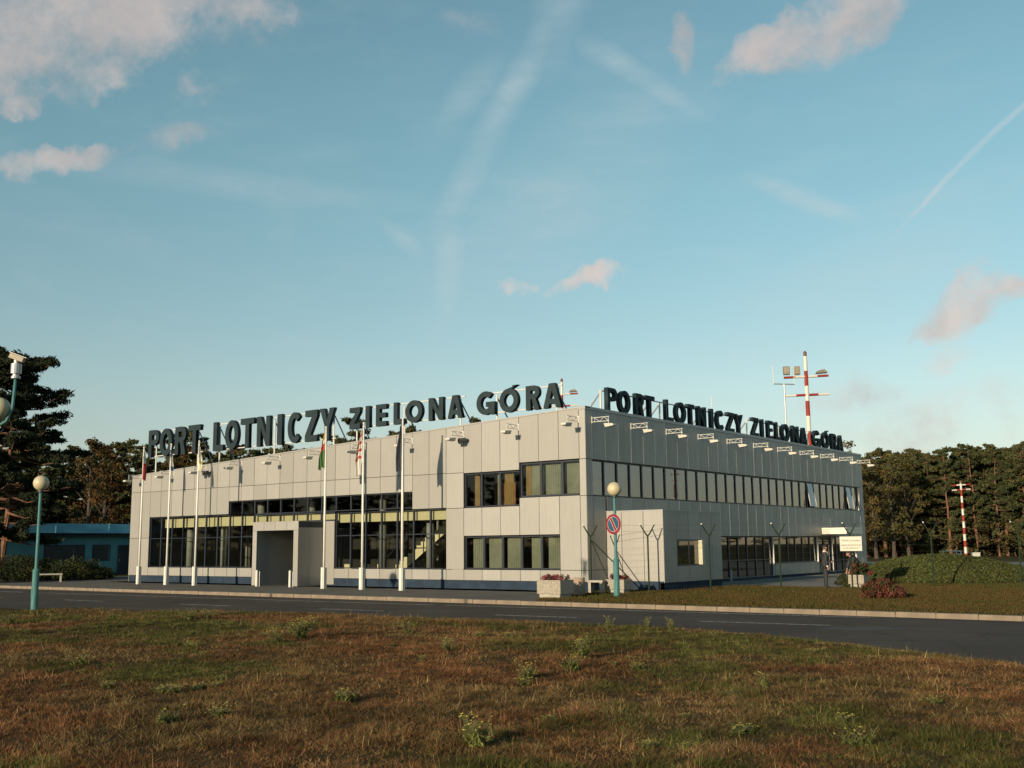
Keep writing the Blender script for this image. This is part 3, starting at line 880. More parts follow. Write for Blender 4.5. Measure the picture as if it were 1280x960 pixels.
def letter_mesh(ch, w, h, s, depth):
    cu = bpy.data.curves.new('letter', 'CURVE'); cu.dimensions = '2D'; cu.fill_mode = 'BOTH'; cu.extrude = depth / 2
    for poly in glyph(ch, w / h, s):
        sp = cu.splines.new('POLY'); sp.points.add(len(poly) - 1); sp.use_cyclic_u = True
        for p, (x, y) in zip(sp.points, poly): p.co = (x * h, y * h, 0, 1)
    o = bpy.data.objects.new('tmp', cu); COL.objects.link(o)
    dg = bpy.context.evaluated_depsgraph_get()
    me = bpy.data.meshes.new_from_object(o.evaluated_get(dg))
    bpy.data.objects.remove(o); bpy.data.curves.remove(cu)
    me.materials.clear(); me.materials.append(LETTER)
    me.name = 'letter'
    return me


def rooftop_sign(label, letters, place, rz, rails, posts, strut_dir, base):
    s = thing('rooftop_sign', base, label, 'sign')
    bx = Vector(base)
    for ch, a0, a1, z0, z1, st in letters:
        me = letter_mesh(ch, a1 - a0, z1 - z0, st, .19)
        o = link('letter', me, s)
        o.matrix_local = Matrix.Translation(Vector(place(a0, 0, z0)) - bx) @ Matrix.Rotation(rz, 4, 'Z') @ Matrix.Rotation(PI / 2, 4, 'X')
    for a0, a1, z in rails:
        m = MB(place); m.tube([(a0, .16, z), (a1, .16, z)], .03, 6); m.build('rail', WHITEP, s).location = -bx
    for a, z0, z1, L in posts:
        MB(place).tube([(a, .20, z0), (a, .20, z1)], .04, 6).build('post', WHITEP, s).location = -bx
        MB(place).tube([(a, .24, z1 - .15), (a, .24 + L, z0 - .35)], .032, 6).build('strut', STEEL, s).location = -bx
    return s


# measured letter extents along the left parapet
LX = [('P', -30.08, -29.10), ('O', -29.0, -27.85), ('R', -27.55, -26.55), ('T', -26.35, -25.25), ('L', -24.12, -23.25), ('O', -23.10, -22.0), ('T', -21.82, -20.72), ('N', -20.48, -19.45), ('I', -18.88, -18.52),
      ('C', -18.08, -17.05), ('Z', -16.78, -15.90), ('Y', -15.72, -14.68)]
LX2 = [('Z', -13.63, -12.92), ('I', -12.55, -12.28), ('E', -11.86, -11.18), ('L', -10.72, -10.04), ('O', -9.97, -8.94), ('N', -8.55, -7.69), ('A', -7.42, -6.56), ('G', -5.76, -4.76), ('Ó', -4.49, -3.50), ('R', -3.09, -2.40), ('A', -2.20, -1.30)]
lets = [(c, a, b, 6.95, 8.50, .198) for c, a, b in LX] + [(c, a, b, 7.34, 8.36, .235) for c, a, b in LX2]
PLc = lambda a, d, z: (a, .32 + d, z)
posts = [(x, ztop(x) - .3, zt, 1.5) for x, zt in ((-29.7, 8.3), (-25.8, 8.3), (-23.9, 8.3), (-19.4, 8.3), (-15.0, 8.3), (-13.4, 8.2), (-10.3, 8.2), (-6.9, 8.2), (-4.85, 8.2), (-1.7, 8.2))]
rooftop_sign('long dark slate letter sign PORT LOTNICZY ZIELONA GÓRA above the sunlit facade', lets, PLc, 0.0,
             [(-30.0, -25.3, 8.42), (-30.0, -25.3, 7.02), (-24.1, -14.8, 8.40), (-24.1, -14.8, 7.02), (-13.6, -6.6, 8.30), (-13.6, -6.6, 7.42), (-5.7, -1.4, 8.28), (-5.7, -1.4, 7.42)], posts, 1, (-15.5, .32, 6.6))
RY = [('P', 2.05, 2.95), ('O', 2.98, 4.00), ('R', 4.32, 5.12), ('T', 5.15, 6.05), ('L', 6.95, 7.75), ('O', 7.85, 8.95), ('T', 9.02, 9.78), ('N', 10.02, 10.95), ('I', 11.35, 11.70), ('C', 11.95, 12.90), ('Z', 13.12, 13.98), ('Y', 14.02, 14.98)]
RY2 = [('Z', 16.0, 16.85), ('I', 17.15, 17.48), ('E', 17.9, 18.65), ('L', 18.95, 19.65), ('O', 19.75, 20.85), ('N', 21.15, 22.15), ('A', 22.35, 23.35), ('G', 24.15, 25.35), ('Ó', 25.6, 26.7), ('R', 27.0, 27.9), ('A', 28.1, 29.0)]
lets = [(c, a + .04, b - .09, 7.27, 8.25, .19) for c, a, b in RY + RY2]
PRc = lambda a, d, z: (-.32 - d, a, z)
posts = [(y, H0 - .3, 8.15, 1.3) for y in (1.98, 6.0, 6.88, 10.9, 15.9, 20.0, 24.0, 28.9)]
rooftop_sign('receding dark slate letter sign PORT LOTNICZY ZIELONA GÓRA above the shaded facade', lets, PRc, PI / 2,
             [(2.0, 15.0, 8.12), (15.9, 23.4, 8.12), (24.1, 29, 8.12)], posts, 1, (-.32, 15.5, 7.0))

# ------------------------------------------------------------------ wall floodlights on truss brackets
def floodlight():
    t = thing('wall_floodlight', (0, 0, 0), 'x', 'floodlight', 'floodlights on truss brackets under the parapet')
    a = MB()
    L_, zt, zb = .80, 0.0, -.17
    a.tube([(0, 0, zt), (0, -L_, zt)], .013, 5); a.tube([(0, 0, zb), (0, -L_, zb)], .013, 5)
    ys = [0.12, .34, .56, .78]
    for k in range(3):
        a.tube([(0, -ys[k], zt if k % 2 == 0 else zb), (0, -ys[k + 1], zb if k % 2 == 0 else zt)], .009, 5)
    a.tube([(0, -.12, zt), (0, -.12, zb)], .010, 5); a.tube([(0, -.76, zt), (0, -.76, zb - .10)], .012, 5)
    a.box(-.04, .04, -.012, .012, zb - .05, zt + .05)
    a.build('bracket_arm', WHITEP, t)
    hd = MB()
    hd.hexa([(-.15, -.62, zb - .10), (.15, -.62, zb - .10), (.13, -1.04, zb - .13), (-.13, -1.04, zb - .13)][::1],
            [(-.12, -.66, zb - .26), (.12, -.66, zb - .26), (.12, -1.06, zb - .22), (-.12, -1.06, zb - .22)])
    hd.build('lamp_head', LAMPW, t, bevel=.02)
    return t


fl0 = floodlight()
ordn = ['first', 'second', 'third', 'fourth', 'fifth', 'sixth', 'seventh', 'eighth', 'ninth', 'tenth', 'eleventh']
for k in range(11):
    o = fl0 if k == 0 else copy_tree(fl0)
    x = XJ[3 * k] - .02
    o.location = (x, -.004, 6.82 - .92 * (-x / 31.2)); o.rotation_euler = (0, 0, 0)
    o['label'] = 'floodlight on truss bracket, %s from the corner along the sunlit facade' % ordn[k]
for k in range(11):
    o = copy_tree(fl0)
    o.location = (.016, YJ[3 * k] + .03, 6.80); o.rotation_euler = (0, 0, PI / 2)
    o['label'] = 'floodlight on truss bracket, %s from the corner along the shaded facade' % ordn[k]
for x, z, lab in ((-6.15, 6.25, 'dark wall camera below the parapet left of the upper windows'), (-24.0, 5.75, 'dark wall camera near the third flagpole from the left')):
    t = thing('wall_camera', (x, 0, z), lab, 'camera')
    MB().tube([(0, .0, .05), (0, -.16, .05)], .02, 6).build('wall_mount', STEEL, t)
    DK = mat('camera_dark', (.05, .05, .052), .5)
    MB().tube([(0.08, -.12, .04), (-.02, -.30, 0), (-.05, -.40, -.02)], [.10, .11, .14], 14).build('housing', DK, t, smooth=False)
    MB().tube([(-.045, -.385, -.02), (-.055, -.405, -.022)], [.10, .10], 14).build('lens', mat('lens_black', (.01, .01, .012), .15), t)

# ------------------------------------------------------------------ flagpoles and flags
def flagpole(x, label):
    t = thing('flagpole', (x, -2.55, 0), label, 'flagpole', 'white flagpoles in front of the terminal')
    MB().tube([(0, 0, .05), (0, 0, 3.6), (0, 0, 7.05)], [.055, .048, .034], 12).build('pole', WHITEP, t, smooth=True)
    MB().lathe([(.0, 7.05), (.045, 7.06), (.05, 7.10), (.03, 7.14), (.005, 7.15)], n=12).build('finial', WHITEP, t, smooth=True)
    MB().box(-.10, .03, -.09, .09, -.02, .92).build('base_sleeve', WHITEP, t, bevel=.012)
    MB().box(.05, .10, -.08, .08, -.02, .90).build('base_plate', WHITEP, t)
    MB().tube([(-.08, -.02, 1.18), (-.02, -.02, 1.2)], .02, 6).build('cleat', STEEL, t)
    MB().tube([(-.05, -.02, 1.2), (-.045, -.02, 7.0)], .006, 4).build('halyard', WHITEP, t)
    return t


def flag_mat(name, stops):
    m = bpy.data.materials.new(name); m.use_nodes = True
    t = NT(m.node_tree); b = t.n['Principled BSDF']
    a = t.new('ShaderNodeUVMap')
    sp = t.new('ShaderNodeSeparateXYZ'); t.l.new(a.outputs[0], sp.inputs[0])
    r = t.new('ShaderNodeValToRGB'); r.color_ramp.interpolation = 'CONSTANT'
    e = r.color_ramp.elements
    while len(e) < len(stops): e.new(0.5)
    for k, (p, c) in enumerate(stops): e[k].position = p; e[k].color = rgb(*c)
    t.l.new(t.math('ADD', sp.outputs['Y'], t.math('MULTIPLY', sp.outputs['X'], .0)), r.inputs[0])
    t.l.new(r.outputs[0], b.inputs['Base Color']); b.inputs['Roughness'].default_value = .8
    return m


def flag(x, side, stops, length, spread, label, seed):
    """a flag hanging limp: gathered at the hoist, falling in folds; side = -1 hangs left of the pole"""
    rs = random.Random(seed); nu, nv = 26, 22
    vs = []; uv = []
    ph = [rs.uniform(0, 6.28) for _ in range(3)]
    for j in range(nv + 1):
        v = j / nv
        for i in range(nu + 1):
            u = i / nu
            wd = spread * (0.25 + .75 * math.sin(min(1, v * 1.25) * PI * .55)) * (1 - .45 * max(0, v - .75) / .25 * (1 - u))
            fold = .06 * math.sin(u * 13 + ph[0] + v * 1.5) * (.4 + u) + .025 * math.sin(u * 29 + ph[1])
            px = side * (.045 + wd * (u + .10 * math.sin(u * 11 + ph[2] + v * 2)))
            pz = -v * length * (1 - .12 * u) - u * .42 * (1 - .35 * v) - .04 * math.sin(u * 9)
            vs.append((px, fold - .02, pz)); uv.append((u, 1 - v))
    fs = [(j * (nu + 1) + i, j * (nu + 1) + i + 1, (j + 1) * (nu + 1) + i + 1, (j + 1) * (nu + 1) + i) for j in range(nv) for i in range(nu)]
    m = MB().add(vs, fs)
    me = bpy.data.meshes.new('flag'); me.from_pydata(m.v, [], m.f)
    ul = me.uv_layers.new(name='UVMap')
    for p in me.polygons:
        for li in p.loop_indices: ul.data[li].uv = uv[me.loops[li].vertex_index]
    me.materials.append(flag_mat('flag_cloth_%d' % seed, stops)); me.shade_smooth()
    o = link('flag', me, None, (x, -2.55, 6.96))
    return tag(o, label, 'flag', 'limp flags on the flagpoles')


R_, W_, G_, B_, Y_, K_ = (.29, .02, .02), (.45, .44, .40), (.037, .095, .027), (.034, .068, .17), (.34, .245, .065), (.018, .023, .036)
PX = [-26.22, -23.81, -21.46, -12.19, -9.81, -7.48]
plab = ['leftmost white flagpole at the end of the terminal', 'second white flagpole from the left end of the terminal', 'white flagpole just left of the entrance portal',
        'white flagpole just right of the entrance portal', 'white flagpole with the red and white striped flag', 'rightmost white flagpole with the dark flag']
for x, l in zip(PX, plab): flagpole(x, l)
flag(PX[0], 1, [(0, R_), (.5, R_), (.75, W_)], 1.5, .14, 'limp dark red flag on the leftmost flagpole', 1)
flag(PX[1], 1, [(0, W_), (.25, B_), (.45, W_), (.75, W_), (.85, B_)], 1.35, .17, 'limp white and blue flag on the second flagpole from the left', 2)
flag(PX[2], 1, [(0, (.66, .62, .45)), (.35, Y_), (.5, W_), (.8, W_)], 1.25, .20, 'limp cream flag just left of the entrance portal', 3)
flag(PX[3], -1, [(0, G_), (.52, R_), (.70, W_), (.80, Y_)], 1.65, .36, 'limp green red white and yellow flag right of the portal', 4)
flag(PX[4], -1, [(0, W_), (.28, W_), (.36, R_), (.42, W_), (.52, R_), (.58, W_), (.68, R_), (.74, W_), (.84, R_), (.9, W_)], 2.1, .42, 'limp red and white striped flag', 5)
flag(PX[5], -1, [(0, K_), (.5, K_)], 2.0, .26, 'limp dark navy flag on the rightmost flagpole', 6)

# ------------------------------------------------------------------ lamps
TEAL = mat('teal_paint', (0.052, 0.152, 0.152), .6, 0, .15, 3.0, spec=.25)
GLOBE = mat('globe_opal', (0.400, 0.352, 0.232), .5, 0, .05, 2.0)
def globe_lamp(x, y, z, hg, label, r=.245):
    t = thing('street_lamp', (x, y, z), label, 'lamp', 'teal globe lamps')
    MB().tube([(0, 0, -.1), (0, 0, 1.25), (0, 0, 1.32), (0, 0, hg - r - .05)], [.105, .105, .055, .048], 14).build('post', TEAL, t, smooth=False)
    MB().lathe([(.06, hg - r - .07), (.085, hg - r - .05), (.09, hg - r + .02), (.05, hg - r + .03)], n=14).build('collar', mat('collar_dark', (.03, .04, .04), .5), t)
    MB().lathe([(r * math.sin(PI * k / 16) + .001, hg - r * math.cos(PI * k / 16)) for k in range(17)], n=28).build('globe', GLOBE, t, smooth=True)
    MB().box(-.03, .03, -.112, -.10, .35, .7).build('service_hatch', TEAL, t)
    return t


globe_lamp(-10.16, -16.75, -.1, 4.05, 'teal lamp post with cream globe on the near road edge, far left')
globe_lamp(3.28, -3.18, 0, 3.70, 'teal lamp post with cream globe carrying the no stopping sign')
c3 = at_dist(-1.5, 25.7, 512)
nl = globe_lamp(c3[0], c3[1], -.1, 4.98, 'tall teal globe lamp cut by the left picture edge', .25)

# CCTV head on a curved arm of the tall lamp
t = thing('security_camera', (c3[0], c3[1], 4.3), 'weatherproof camera on a curved teal arm above the left edge globe', 'camera')
rv = Vector((_r0[0], _r0[1], 0))
MB().tube([Vector((0, 0, .2)), rv * .18 + Vector((0, 0, .3)), rv * .30 + Vector((0, 0, .60)), rv * .33 + Vector((0, 0, 1.25))], .035, 8).build('curved_arm', TEAL, t, smooth=True)
MB().lathe([(.10, 1.25), (.10, 1.30), (.07, 1.31), (.07, 1.35), (.115, 1.36), (.115, 1.58), (.06, 1.59), (.06, 1.68)], rv.x * .33, rv.y * .33, 14).build('pan_head', STEEL, t)
f2 = Vector((-.9, -.45, 0)).normalized()
base = rv * .33 + Vector((0, 0, 1.72))
a = rv * .9 + Vector((.2, .2, -.45)); a.normalize()
hs = MB(); n_ = Vector((0, 0, 1)).cross(a).normalized(); u_ = a.cross(n_).normalized()
P = lambda l, s, h: base + (a * l + n_ * s + u_ * h) * .72
hs.hexa([P(-.22, -.09, -.08), P(-.22, .09, -.08), P(-.22, .09, .08), P(-.22, -.09, .08)], [P(.24, -.09, -.08), P(.24, .09, -.08), P(.24, .09, .08), P(.24, -.09, .08)])
hs.build('housing', mat('cctv_beige', (.22, .18, .13), .5), t, bevel=.012)
hs = MB(); hs.hexa([P(-.26, -.11, .085), P(-.26, .11, .085), P(-.26, .11, .10), P(-.26, -.11, .10)], [P(.32, -.11, .085), P(.32, .11, .085), P(.32, .11, .10), P(.32, -.11, .10)])
hs.build('sun_shield', WHITEP, t)

# no stopping / no parking sign on the lamp post, facing the road traffic
sg = thing('no_parking_sign', (3.28, -3.30, 2.48), 'round no parking sign, blue with red rim and one red slash', 'traffic sign', rz=math.radians(-11))
RED = mat('sign_red', (0.187, 0.015, 0.025), .7, 0, .06, 6.0, spec=.2); BLUE = mat('sign_blue', (0.021, 0.064, 0.111), .7, 0, .06, 6.0, spec=.2)
def disc(r0, r1, y, n=36):
    m = MB(); vs = []; fs = []
    for k in range(n):
        c_, s_ = math.cos(2 * PI * k / n), math.sin(2 * PI * k / n)
        vs += [(r0 * c_, y, r0 * s_), (r1 * c_, y, r1 * s_)]
    fs = [(2 * k, 2 * ((k + 1) % n), 2 * ((k + 1) % n) + 1, 2 * k + 1) for k in range(n)]
    return m.add(vs, fs)
MB().tube([(0, 0, 0), (0, .012, 0)], .35, 36).build('plate', STEEL, sg)
disc(.0, .262, -.004).build('blue_field', BLUE, sg)
disc(.262, .345, -.005).build('red_rim', RED, sg)
disc(.253, .262, -.0065).build('white_line', WHITEP, sg)
d1, d2 = Vector((-.5, 0, .866)), Vector((.866, 0, .5))
q = [d1 * .252 + d2 * .045, d1 * .252 - d2 * .045, d1 * -.252 - d2 * .045, d1 * -.252 + d2 * .045]
MB().add([(p.x, -.008, p.z) for p in q], [(0, 1, 2, 3)]).build('red_slash', RED, sg)
for s in (-1, 1):
    q = [d1 * .245 + d2 * s * .046, d1 * .245 + d2 * s * .058, d1 * -.245 + d2 * s * .058, d1 * -.245 + d2 * s * .046]
    MB().add([(p.x, -.0085, p.z) for p in q], [(0, 1, 2, 3)]).build('white_line', WHITEP, sg)
MB().box(-.06, .06, .012, .10, -.02, .02).build('clamp', STEEL, sg)

# ------------------------------------------------------------------ fence
GREENP = mat('fence_green', (.016, .028, .015), .75, 0, .2, 4.0, spec=.12)
def on_line(u, A, B):
    r = pray(u, 735); d = Vector((r[0], r[1])); A = Vector(A); e = Vector(B) - A
    # CAM + k d = A + s e
    den = d.x * e.y - d.y * e.x
    s = ((A.x - CAM[0]) * d.y - (A.y - CAM[1]) * d.x) / -den if False else (d.x * (CAM[1] - A.y) - d.y * (CAM[0] - A.x)) / (d.x * e.y - d.y * e.x)
    return A + e * s
FA, FB = (2.34, .65), (13.2, 11.9)
fpts = [Vector((.42, -.42)), Vector((2.34, .62))] + [on_line(u, FA, FB) for u in (888.5, 976.5, 1066, 1168, 1278)]
fen = thing('security_fence', (*fpts[1], 0), 'green security fence with Y shaped post tops and thin wires', 'fence')
fo = Vector((*fpts[1], 0))
fdir = (fpts[5] - fpts[2]).normalized(); fnrm = Vector((fdir.y, -fdir.x))
PH = 2.12
for k, p in enumerate(fpts):
    m = MB(); q = Vector((p.x, p.y, 0)) - fo
    m.tube([q + Vector((0, 0, -.1)), q + Vector((0, 0, PH))], .032, 8)
    for s in (-1, 1):
        off = Vector((_r0[0], _r0[1], 0)) * (.27 * s)
        m.tube([q + Vector((0, 0, PH - .03)), q + off * .25 + Vector((0, 0, PH + .04)), q + off + Vector((0, 0, PH + .40))], [.03, .028, .022], 8)
    m.build('post', GREENP, fen)
    MB().lathe([(.028, PH + .39), (.03, PH + .41), (.018, PH + .44)], q.x - _r0[0] * .27, q.y - _r0[1] * .27, 8).build('post_cap', WHITEP, fen)
for k, (dx, dy) in ((0, (.75, .42)), (0, (1.35, 1.5))):
    q = Vector((*fpts[k], 0)) - fo
    MB().tube([q + Vector((dx, dy, 0)), q + Vector((dx * .02, dy * .02, 1.95))], .022, 6).build('brace', GREENP, fen)
WIRE = mat('wire', (.09, .10, .085), .5, .3)
for z in [.2 + .24 * i for i in range(8)]:
    m = MB(); m.tube([Vector((p.x, p.y, z)) - fo for p in fpts], .0018, 3, cap=False); m.build('wire', WIRE, fen)
for s in (-1, 1):
    for h_ in (.15, .38):
        o3 = Vector((_r0[0], _r0[1], 0)) * (.27 * s * h_ / .4)
        m = MB(); m.tube([Vector((p.x, p.y, PH + h_)) - fo + o3 for p in fpts], .003, 3, cap=False); m.build('barbed_wire', WIRE, fen)

# notice board hung on the fifth post
sp = fpts[4]
nb = thing('notice_board', (sp.x + .05, sp.y - .05, 1.72), 'white notice board with small black lettering on a fence post', 'sign', rz=math.radians(26))
MB().box(-.42, .40, -.02, 0.0, -.28, .28).build('board', mat('board_cream', (.52, .50, .43), .6, 0, .05, 3.0), nb)
def text(body, size, loc, parent, m, name='lettering'):
    cu = bpy.data.curves.new('txt', 'FONT'); cu.body = body; cu.size = size; cu.align_x = 'CENTER'; cu.extrude = .001
    o = bpy.data.objects.new('tmp', cu); COL.objects.link(o)
    me = bpy.data.meshes.new_from_object(o.evaluated_get(bpy.context.evaluated_depsgraph_get()))
    bpy.data.objects.remove(o); bpy.data.curves.remove(cu)
    me.materials.clear(); me.materials.append(m)
    t_ = link(name, me, parent, loc); t_.rotation_euler = (PI / 2, 0, 0)
INK = mat('ink', (.04, .035, .03), .7)
text('TEREN LOTNISKA', .085, (0, -.023, .09), nb, INK)
text('NIEUPOWAŻNIONYM', .075, (0, -.023, -.08), nb, INK)
text('WSTĘP WZBRONIONY', .06, (0, -.023, -.19), nb, INK)

# ------------------------------------------------------------------ planters, bin, benches, bollards
AGG = mat('exposed_aggregate', (0.344, 0.303, 0.238), .95, 0, .35, 18.0, .9, 60, (.20, .18, .16))
CONCR = mat('bare_concrete', (0.295, 0.271, 0.230), .9, 0, .15, 6.0, .3, 50)
SOIL = MATS['soil']
LEAF = attr_mat('leaf', .8, .15, .15)
def leaf_cloud(centres, sizes, n_each, leaf, cols, seed, flat=1.0):
    """numpy: clumps of small diamond leaves. centres (k,3), sizes (k,3)"""
    rs = np.random.RandomState(seed); k = len(centres)
    idx = np.repeat(np.arange(k), n_each); n = len(idx)
    d = rs.normal(size=(n, 3)); d /= np.linalg.norm(d, axis=1)[:, None]
    d *= (rs.rand(n) ** (1 / 2.2))[:, None]
    c = centres[idx] + d * sizes[idx]
    a = rs.normal(size=(n, 3)); a /= np.linalg.norm(a, axis=1)[:, None]
    b = np.cross(a, rs.normal(size=(n, 3))); b /= np.linalg.norm(b, axis=1)[:, None]
    L_ = leaf[0] * rs.uniform(.6, 1.3, n)[:, None]; W = leaf[1] * rs.uniform(.6, 1.3, n)[:, None]
    v = np.stack([c - a * L_, c - b * W, c + a * L_, c + b * W], 1).reshape(-1, 3)
    o = (np.arange(n) * 4)[:, None]
    t = np.concatenate([o + [0, 1, 2], o + [0, 2, 3]])
    cols = np.array(cols); ck = cols[rs.randint(0, len(cols), k)] * rs.uniform(.75, 1.25, k)[:, None]
    col = ck[idx] * rs.uniform(.75, 1.25, n)[:, None]
    return v, t, np.repeat(col, 4, 0)


def merge(parts):
    vs, ts, cs = [], [], []; o = 0
    for v, t, c in parts:
        vs.append(v); ts.append(t + o); cs.append(c); o += len(v)
    return np.concatenate(vs), np.concatenate(ts), np.concatenate(cs)


def tubes_np(segs, n=6, col=(.1, .06, .04)):
    """segs: list of (points, radii)"""
    m = MB()
    for p, r in segs: m.tube(p, r, n, cap=False)
    v = np.array(m.v); t = []
    for f in m.f: t += [(f[0], f[1], f[2]), (f[0], f[2], f[3])]
    return v, np.array(t), np.tile(np.array(col), (len(v), 1))


def planter(x, y, w, d, h, label, flowers, seed, rz=0):
    t = thing('flower_planter', (x, y, 0), label, 'planter', 'exposed aggregate planters', rz)
    m = MB(); m.box(-w / 2 + .06, w / 2 - .06, -d / 2 + .06, d / 2 - .06, -.02, .14); m.build('foot', CONCR, t)
    m = MB(); wl_ = .07
    m.box(-w / 2, w / 2, -d / 2, -d / 2 + wl_, .14, h); m.box(-w / 2, w / 2, d / 2 - wl_, d / 2, .14, h)
    m.box(-w / 2, -w / 2 + wl_, -d / 2 + wl_, d / 2 - wl_, .14, h); m.box(w / 2 - wl_, w / 2, -d / 2 + wl_, d / 2 - wl_, .14, h)
    m.box(-w / 2 + wl_, w / 2 - wl_, -d / 2 + wl_, d / 2 - wl_, .14, h - .06)
    m.build('trough', AGG, t)
    rs = np.random.RandomState(seed); k = 26
    c = np.c_[rs.uniform(-w / 2 + .1, w / 2 - .1, k), rs.uniform(-d / 2 + .1, d / 2 - .1, k), rs.uniform(h + .0, h + .13, k)]
    v, tr, col = leaf_cloud(c, np.full((k, 3), .10), 40, (.035, .02), flowers, seed)
    link('flowers', np_mesh('flowers', v, tr, col, LEAF), t)['kind'] = 'stuff'
    return t


DRED = [(.16, .035, .05), (.20, .05, .06), (.06, .07, .03), (.12, .03, .04)]
planter(1.66, -4.55, .98, .80, .60, 'large aggregate planter with dark red flowers beside the kerb', DRED, 31)
planter(1.82, -.70, .80, .56, .50, 'aggregate planter with reddish flowers behind the sign lamp post', DRED + [(.25, .10, .06)], 32)
wb = on_line(1074, (sp.x, sp.y + .9), (sp.x + 3, sp.y + .9))
planter(wb.x, wb.y, .62, .62, .50, 'pale planter with green shrub below the notice board', [(.03, .05, .02), (.045, .06, .02)], 33)
t = thing('litter_bin', (1.42, -2.75, 0), 'round concrete litter bin beside the large planter', 'bin')
MB().lathe([(.20, -.02), (.21, .02), (.215, .60), (.20, .62), (.17, .62), (.165, .45)], n=24).build('body', mat('bin_concrete', (0.272, 0.200, 0.144), .9, 0, .15, 8.0, .3, 60), t, smooth=False)
MB().lathe([(.0, .44), (.166, .44), (.166, .46), (0, .46)], n=20).build('liner', FRAME, t)
MB().lathe([(.218, .20), (.224, .205), (.224, .225), (.218, .23)], n=24).build('band', CONCR, t)
def bench(x, y, rz, label, w=.85):
    t = thing('concrete_bench', (x, y, 0), label, 'bench', rz=rz)
    MB().box(-w / 2, w / 2, -.2, .2, .40, .48).build('seat', CONCR, t, bevel=.01)
    for s in (-1, 1): MB().box(s * (w / 2 - .09) - .05, s * (w / 2 - .09) + .05, -.17, .17, -.02, .398).build('leg', CONCR, t)
    return t
bench(1.20, -1.25, math.radians(12), 'low grey bench between bin and planter at the corner', .62)
hb = at_dist(63, 66)
bench(hb[0], hb[1], math.radians(62), 'pale bench in front of the dark juniper hedge', 1.35)
for k, (u, lab) in enumerate(((321, 'short white bollard left of the entrance portal opening'), (362.5, 'short white bollard right of the entrance portal opening'))):
    r = pray(u, 720); kk = (-2.05 - CAM[1]) / r[1]; x = CAM[0] + kk * r[0]
    t = thing('bollard', (x, -2.05, 0), lab, 'bollard', 'white bollards at the entrance')
    MB().tube([(0, 0, -.03), (0, 0, .72)], .06, 12).build('post', WHITEP, t)
    MB().lathe([(.06, .72), (.055, .745), (.02, .76)], n=12).build('cap', WHITEP, t)
    MB().tube([(.14, .05, -.03), (.14, .05, .70)], .018, 8).build('side_rod', STEEL, t)

# ------------------------------------------------------------------ floodlight masts
MR = mat('mast_red', (0.224, 0.028, 0.018), .6, 0, .15, 2.0, spec=.2); MW = mat('mast_white', (0.510, 0.493, 0.451), .6, 0, .06, 2.0)
def mast(x, y, h, label, arms, r=.16, band=1.35, z0=-.15, lamps=True, left_lamps=True):
    t = thing('floodlight_mast', (x, y, z0), label, 'mast', 'red and white floodlight masts', rz=YAW)
    z = h - .35; k = 0
    while z > 0:
        zn = max(0, z - band); m = MB()
        rr = lambda q: r * (.75 + .5 * (1 - q / h))
        m.tube([(0, 0, zn), (0, 0, z)], [rr(zn), rr(z)], 12); m.build('mast_section', MW if k % 2 == 0 else MR, t)
        z = zn; k += 1
    MB().lathe([(.10, h - .35), (.12, h - .3), (.12, h - .1), (.05, h)], n=10).build('beacon', mat('beacon', (.12, .05, .04), .3), t)
    for j, (za, L_, inner) in enumerate(arms):
        for s in (-1, 1):
            m = MB(); m.tube([(s * r * .7, 0, za), (s * L_ * .5, 0, za + s * .03)], .085, 8); m.build('arm', (MW, MR)[inner], t)
            m = MB(); m.tube([(s * L_ * .5, 0, za + s * .03), (s * L_, 0, za + s * .06)], .08, 8); m.build('arm', (MR, MW)[inner], t)
    if lamps:
        za, L_, _ = arms[0]
        for x_ in ((-L_ * .88, -L_ * .42) if left_lamps else (-L_ * .3,)):
            m = MB(); m.box(x_ - .22, x_ + .22, -.14, .10, za + .12, za + .70); o = m.build('floodlight', mat('flood_body', (.16, .135, .10), .6), t, bevel=.05)
            m = MB(); m.box(x_ - .17, x_ + .17, -.16, -.143, za + .19, za + .63); m.build('lens', mat('flood_lens', (.24, .21, .16), .3), o)
        m = MB(); m.hexa([(L_ * .45, -.25, za + .20), (L_ * .45, .25, za + .20), (L_ * .95, .25, za + .25), (L_ * .95, -.25, za + .25)], [(L_ * .52, -.2, za + .38), (L_ * .52, .2, za + .38), (L_ * .80, .2, za + .48), (L_ * .80, -.2, za + .48)])
        m.build('floodlight', MATS['flood_body'], t)
    return t


mast(-4.06, 33.12, 14.75, 'red and white floodlight mast behind the end of the shaded facade', [(13.0, 1.5, 0), (11.75, 1.5, 1)], .16, 1.02)
m2 = at_dist(706, 101)
mast(m2[0], m2[1], 17.9, 'red and white floodlight mast peeping over the building corner', [(16.35, 1.55, 0), (15.2, 1.55, 1)], .15, 1.3, left_lamps=False)
m3 = at_dist(1208, 132)
mast(m3[0], m3[1], 8.8, 'red and white striped mast in front of the pine wood', [(8.3, 1.05, 0), (7.75, 1.05, 1)], .14, .72, lamps=False)
mast(36.5, 74.0, 10.6, 'red and white mast on the apron, mirrored in the upper ribbon window', [(9.9, 1.1, 0), (9.2, 1.1, 1)], .2, 1.5, lamps=False)
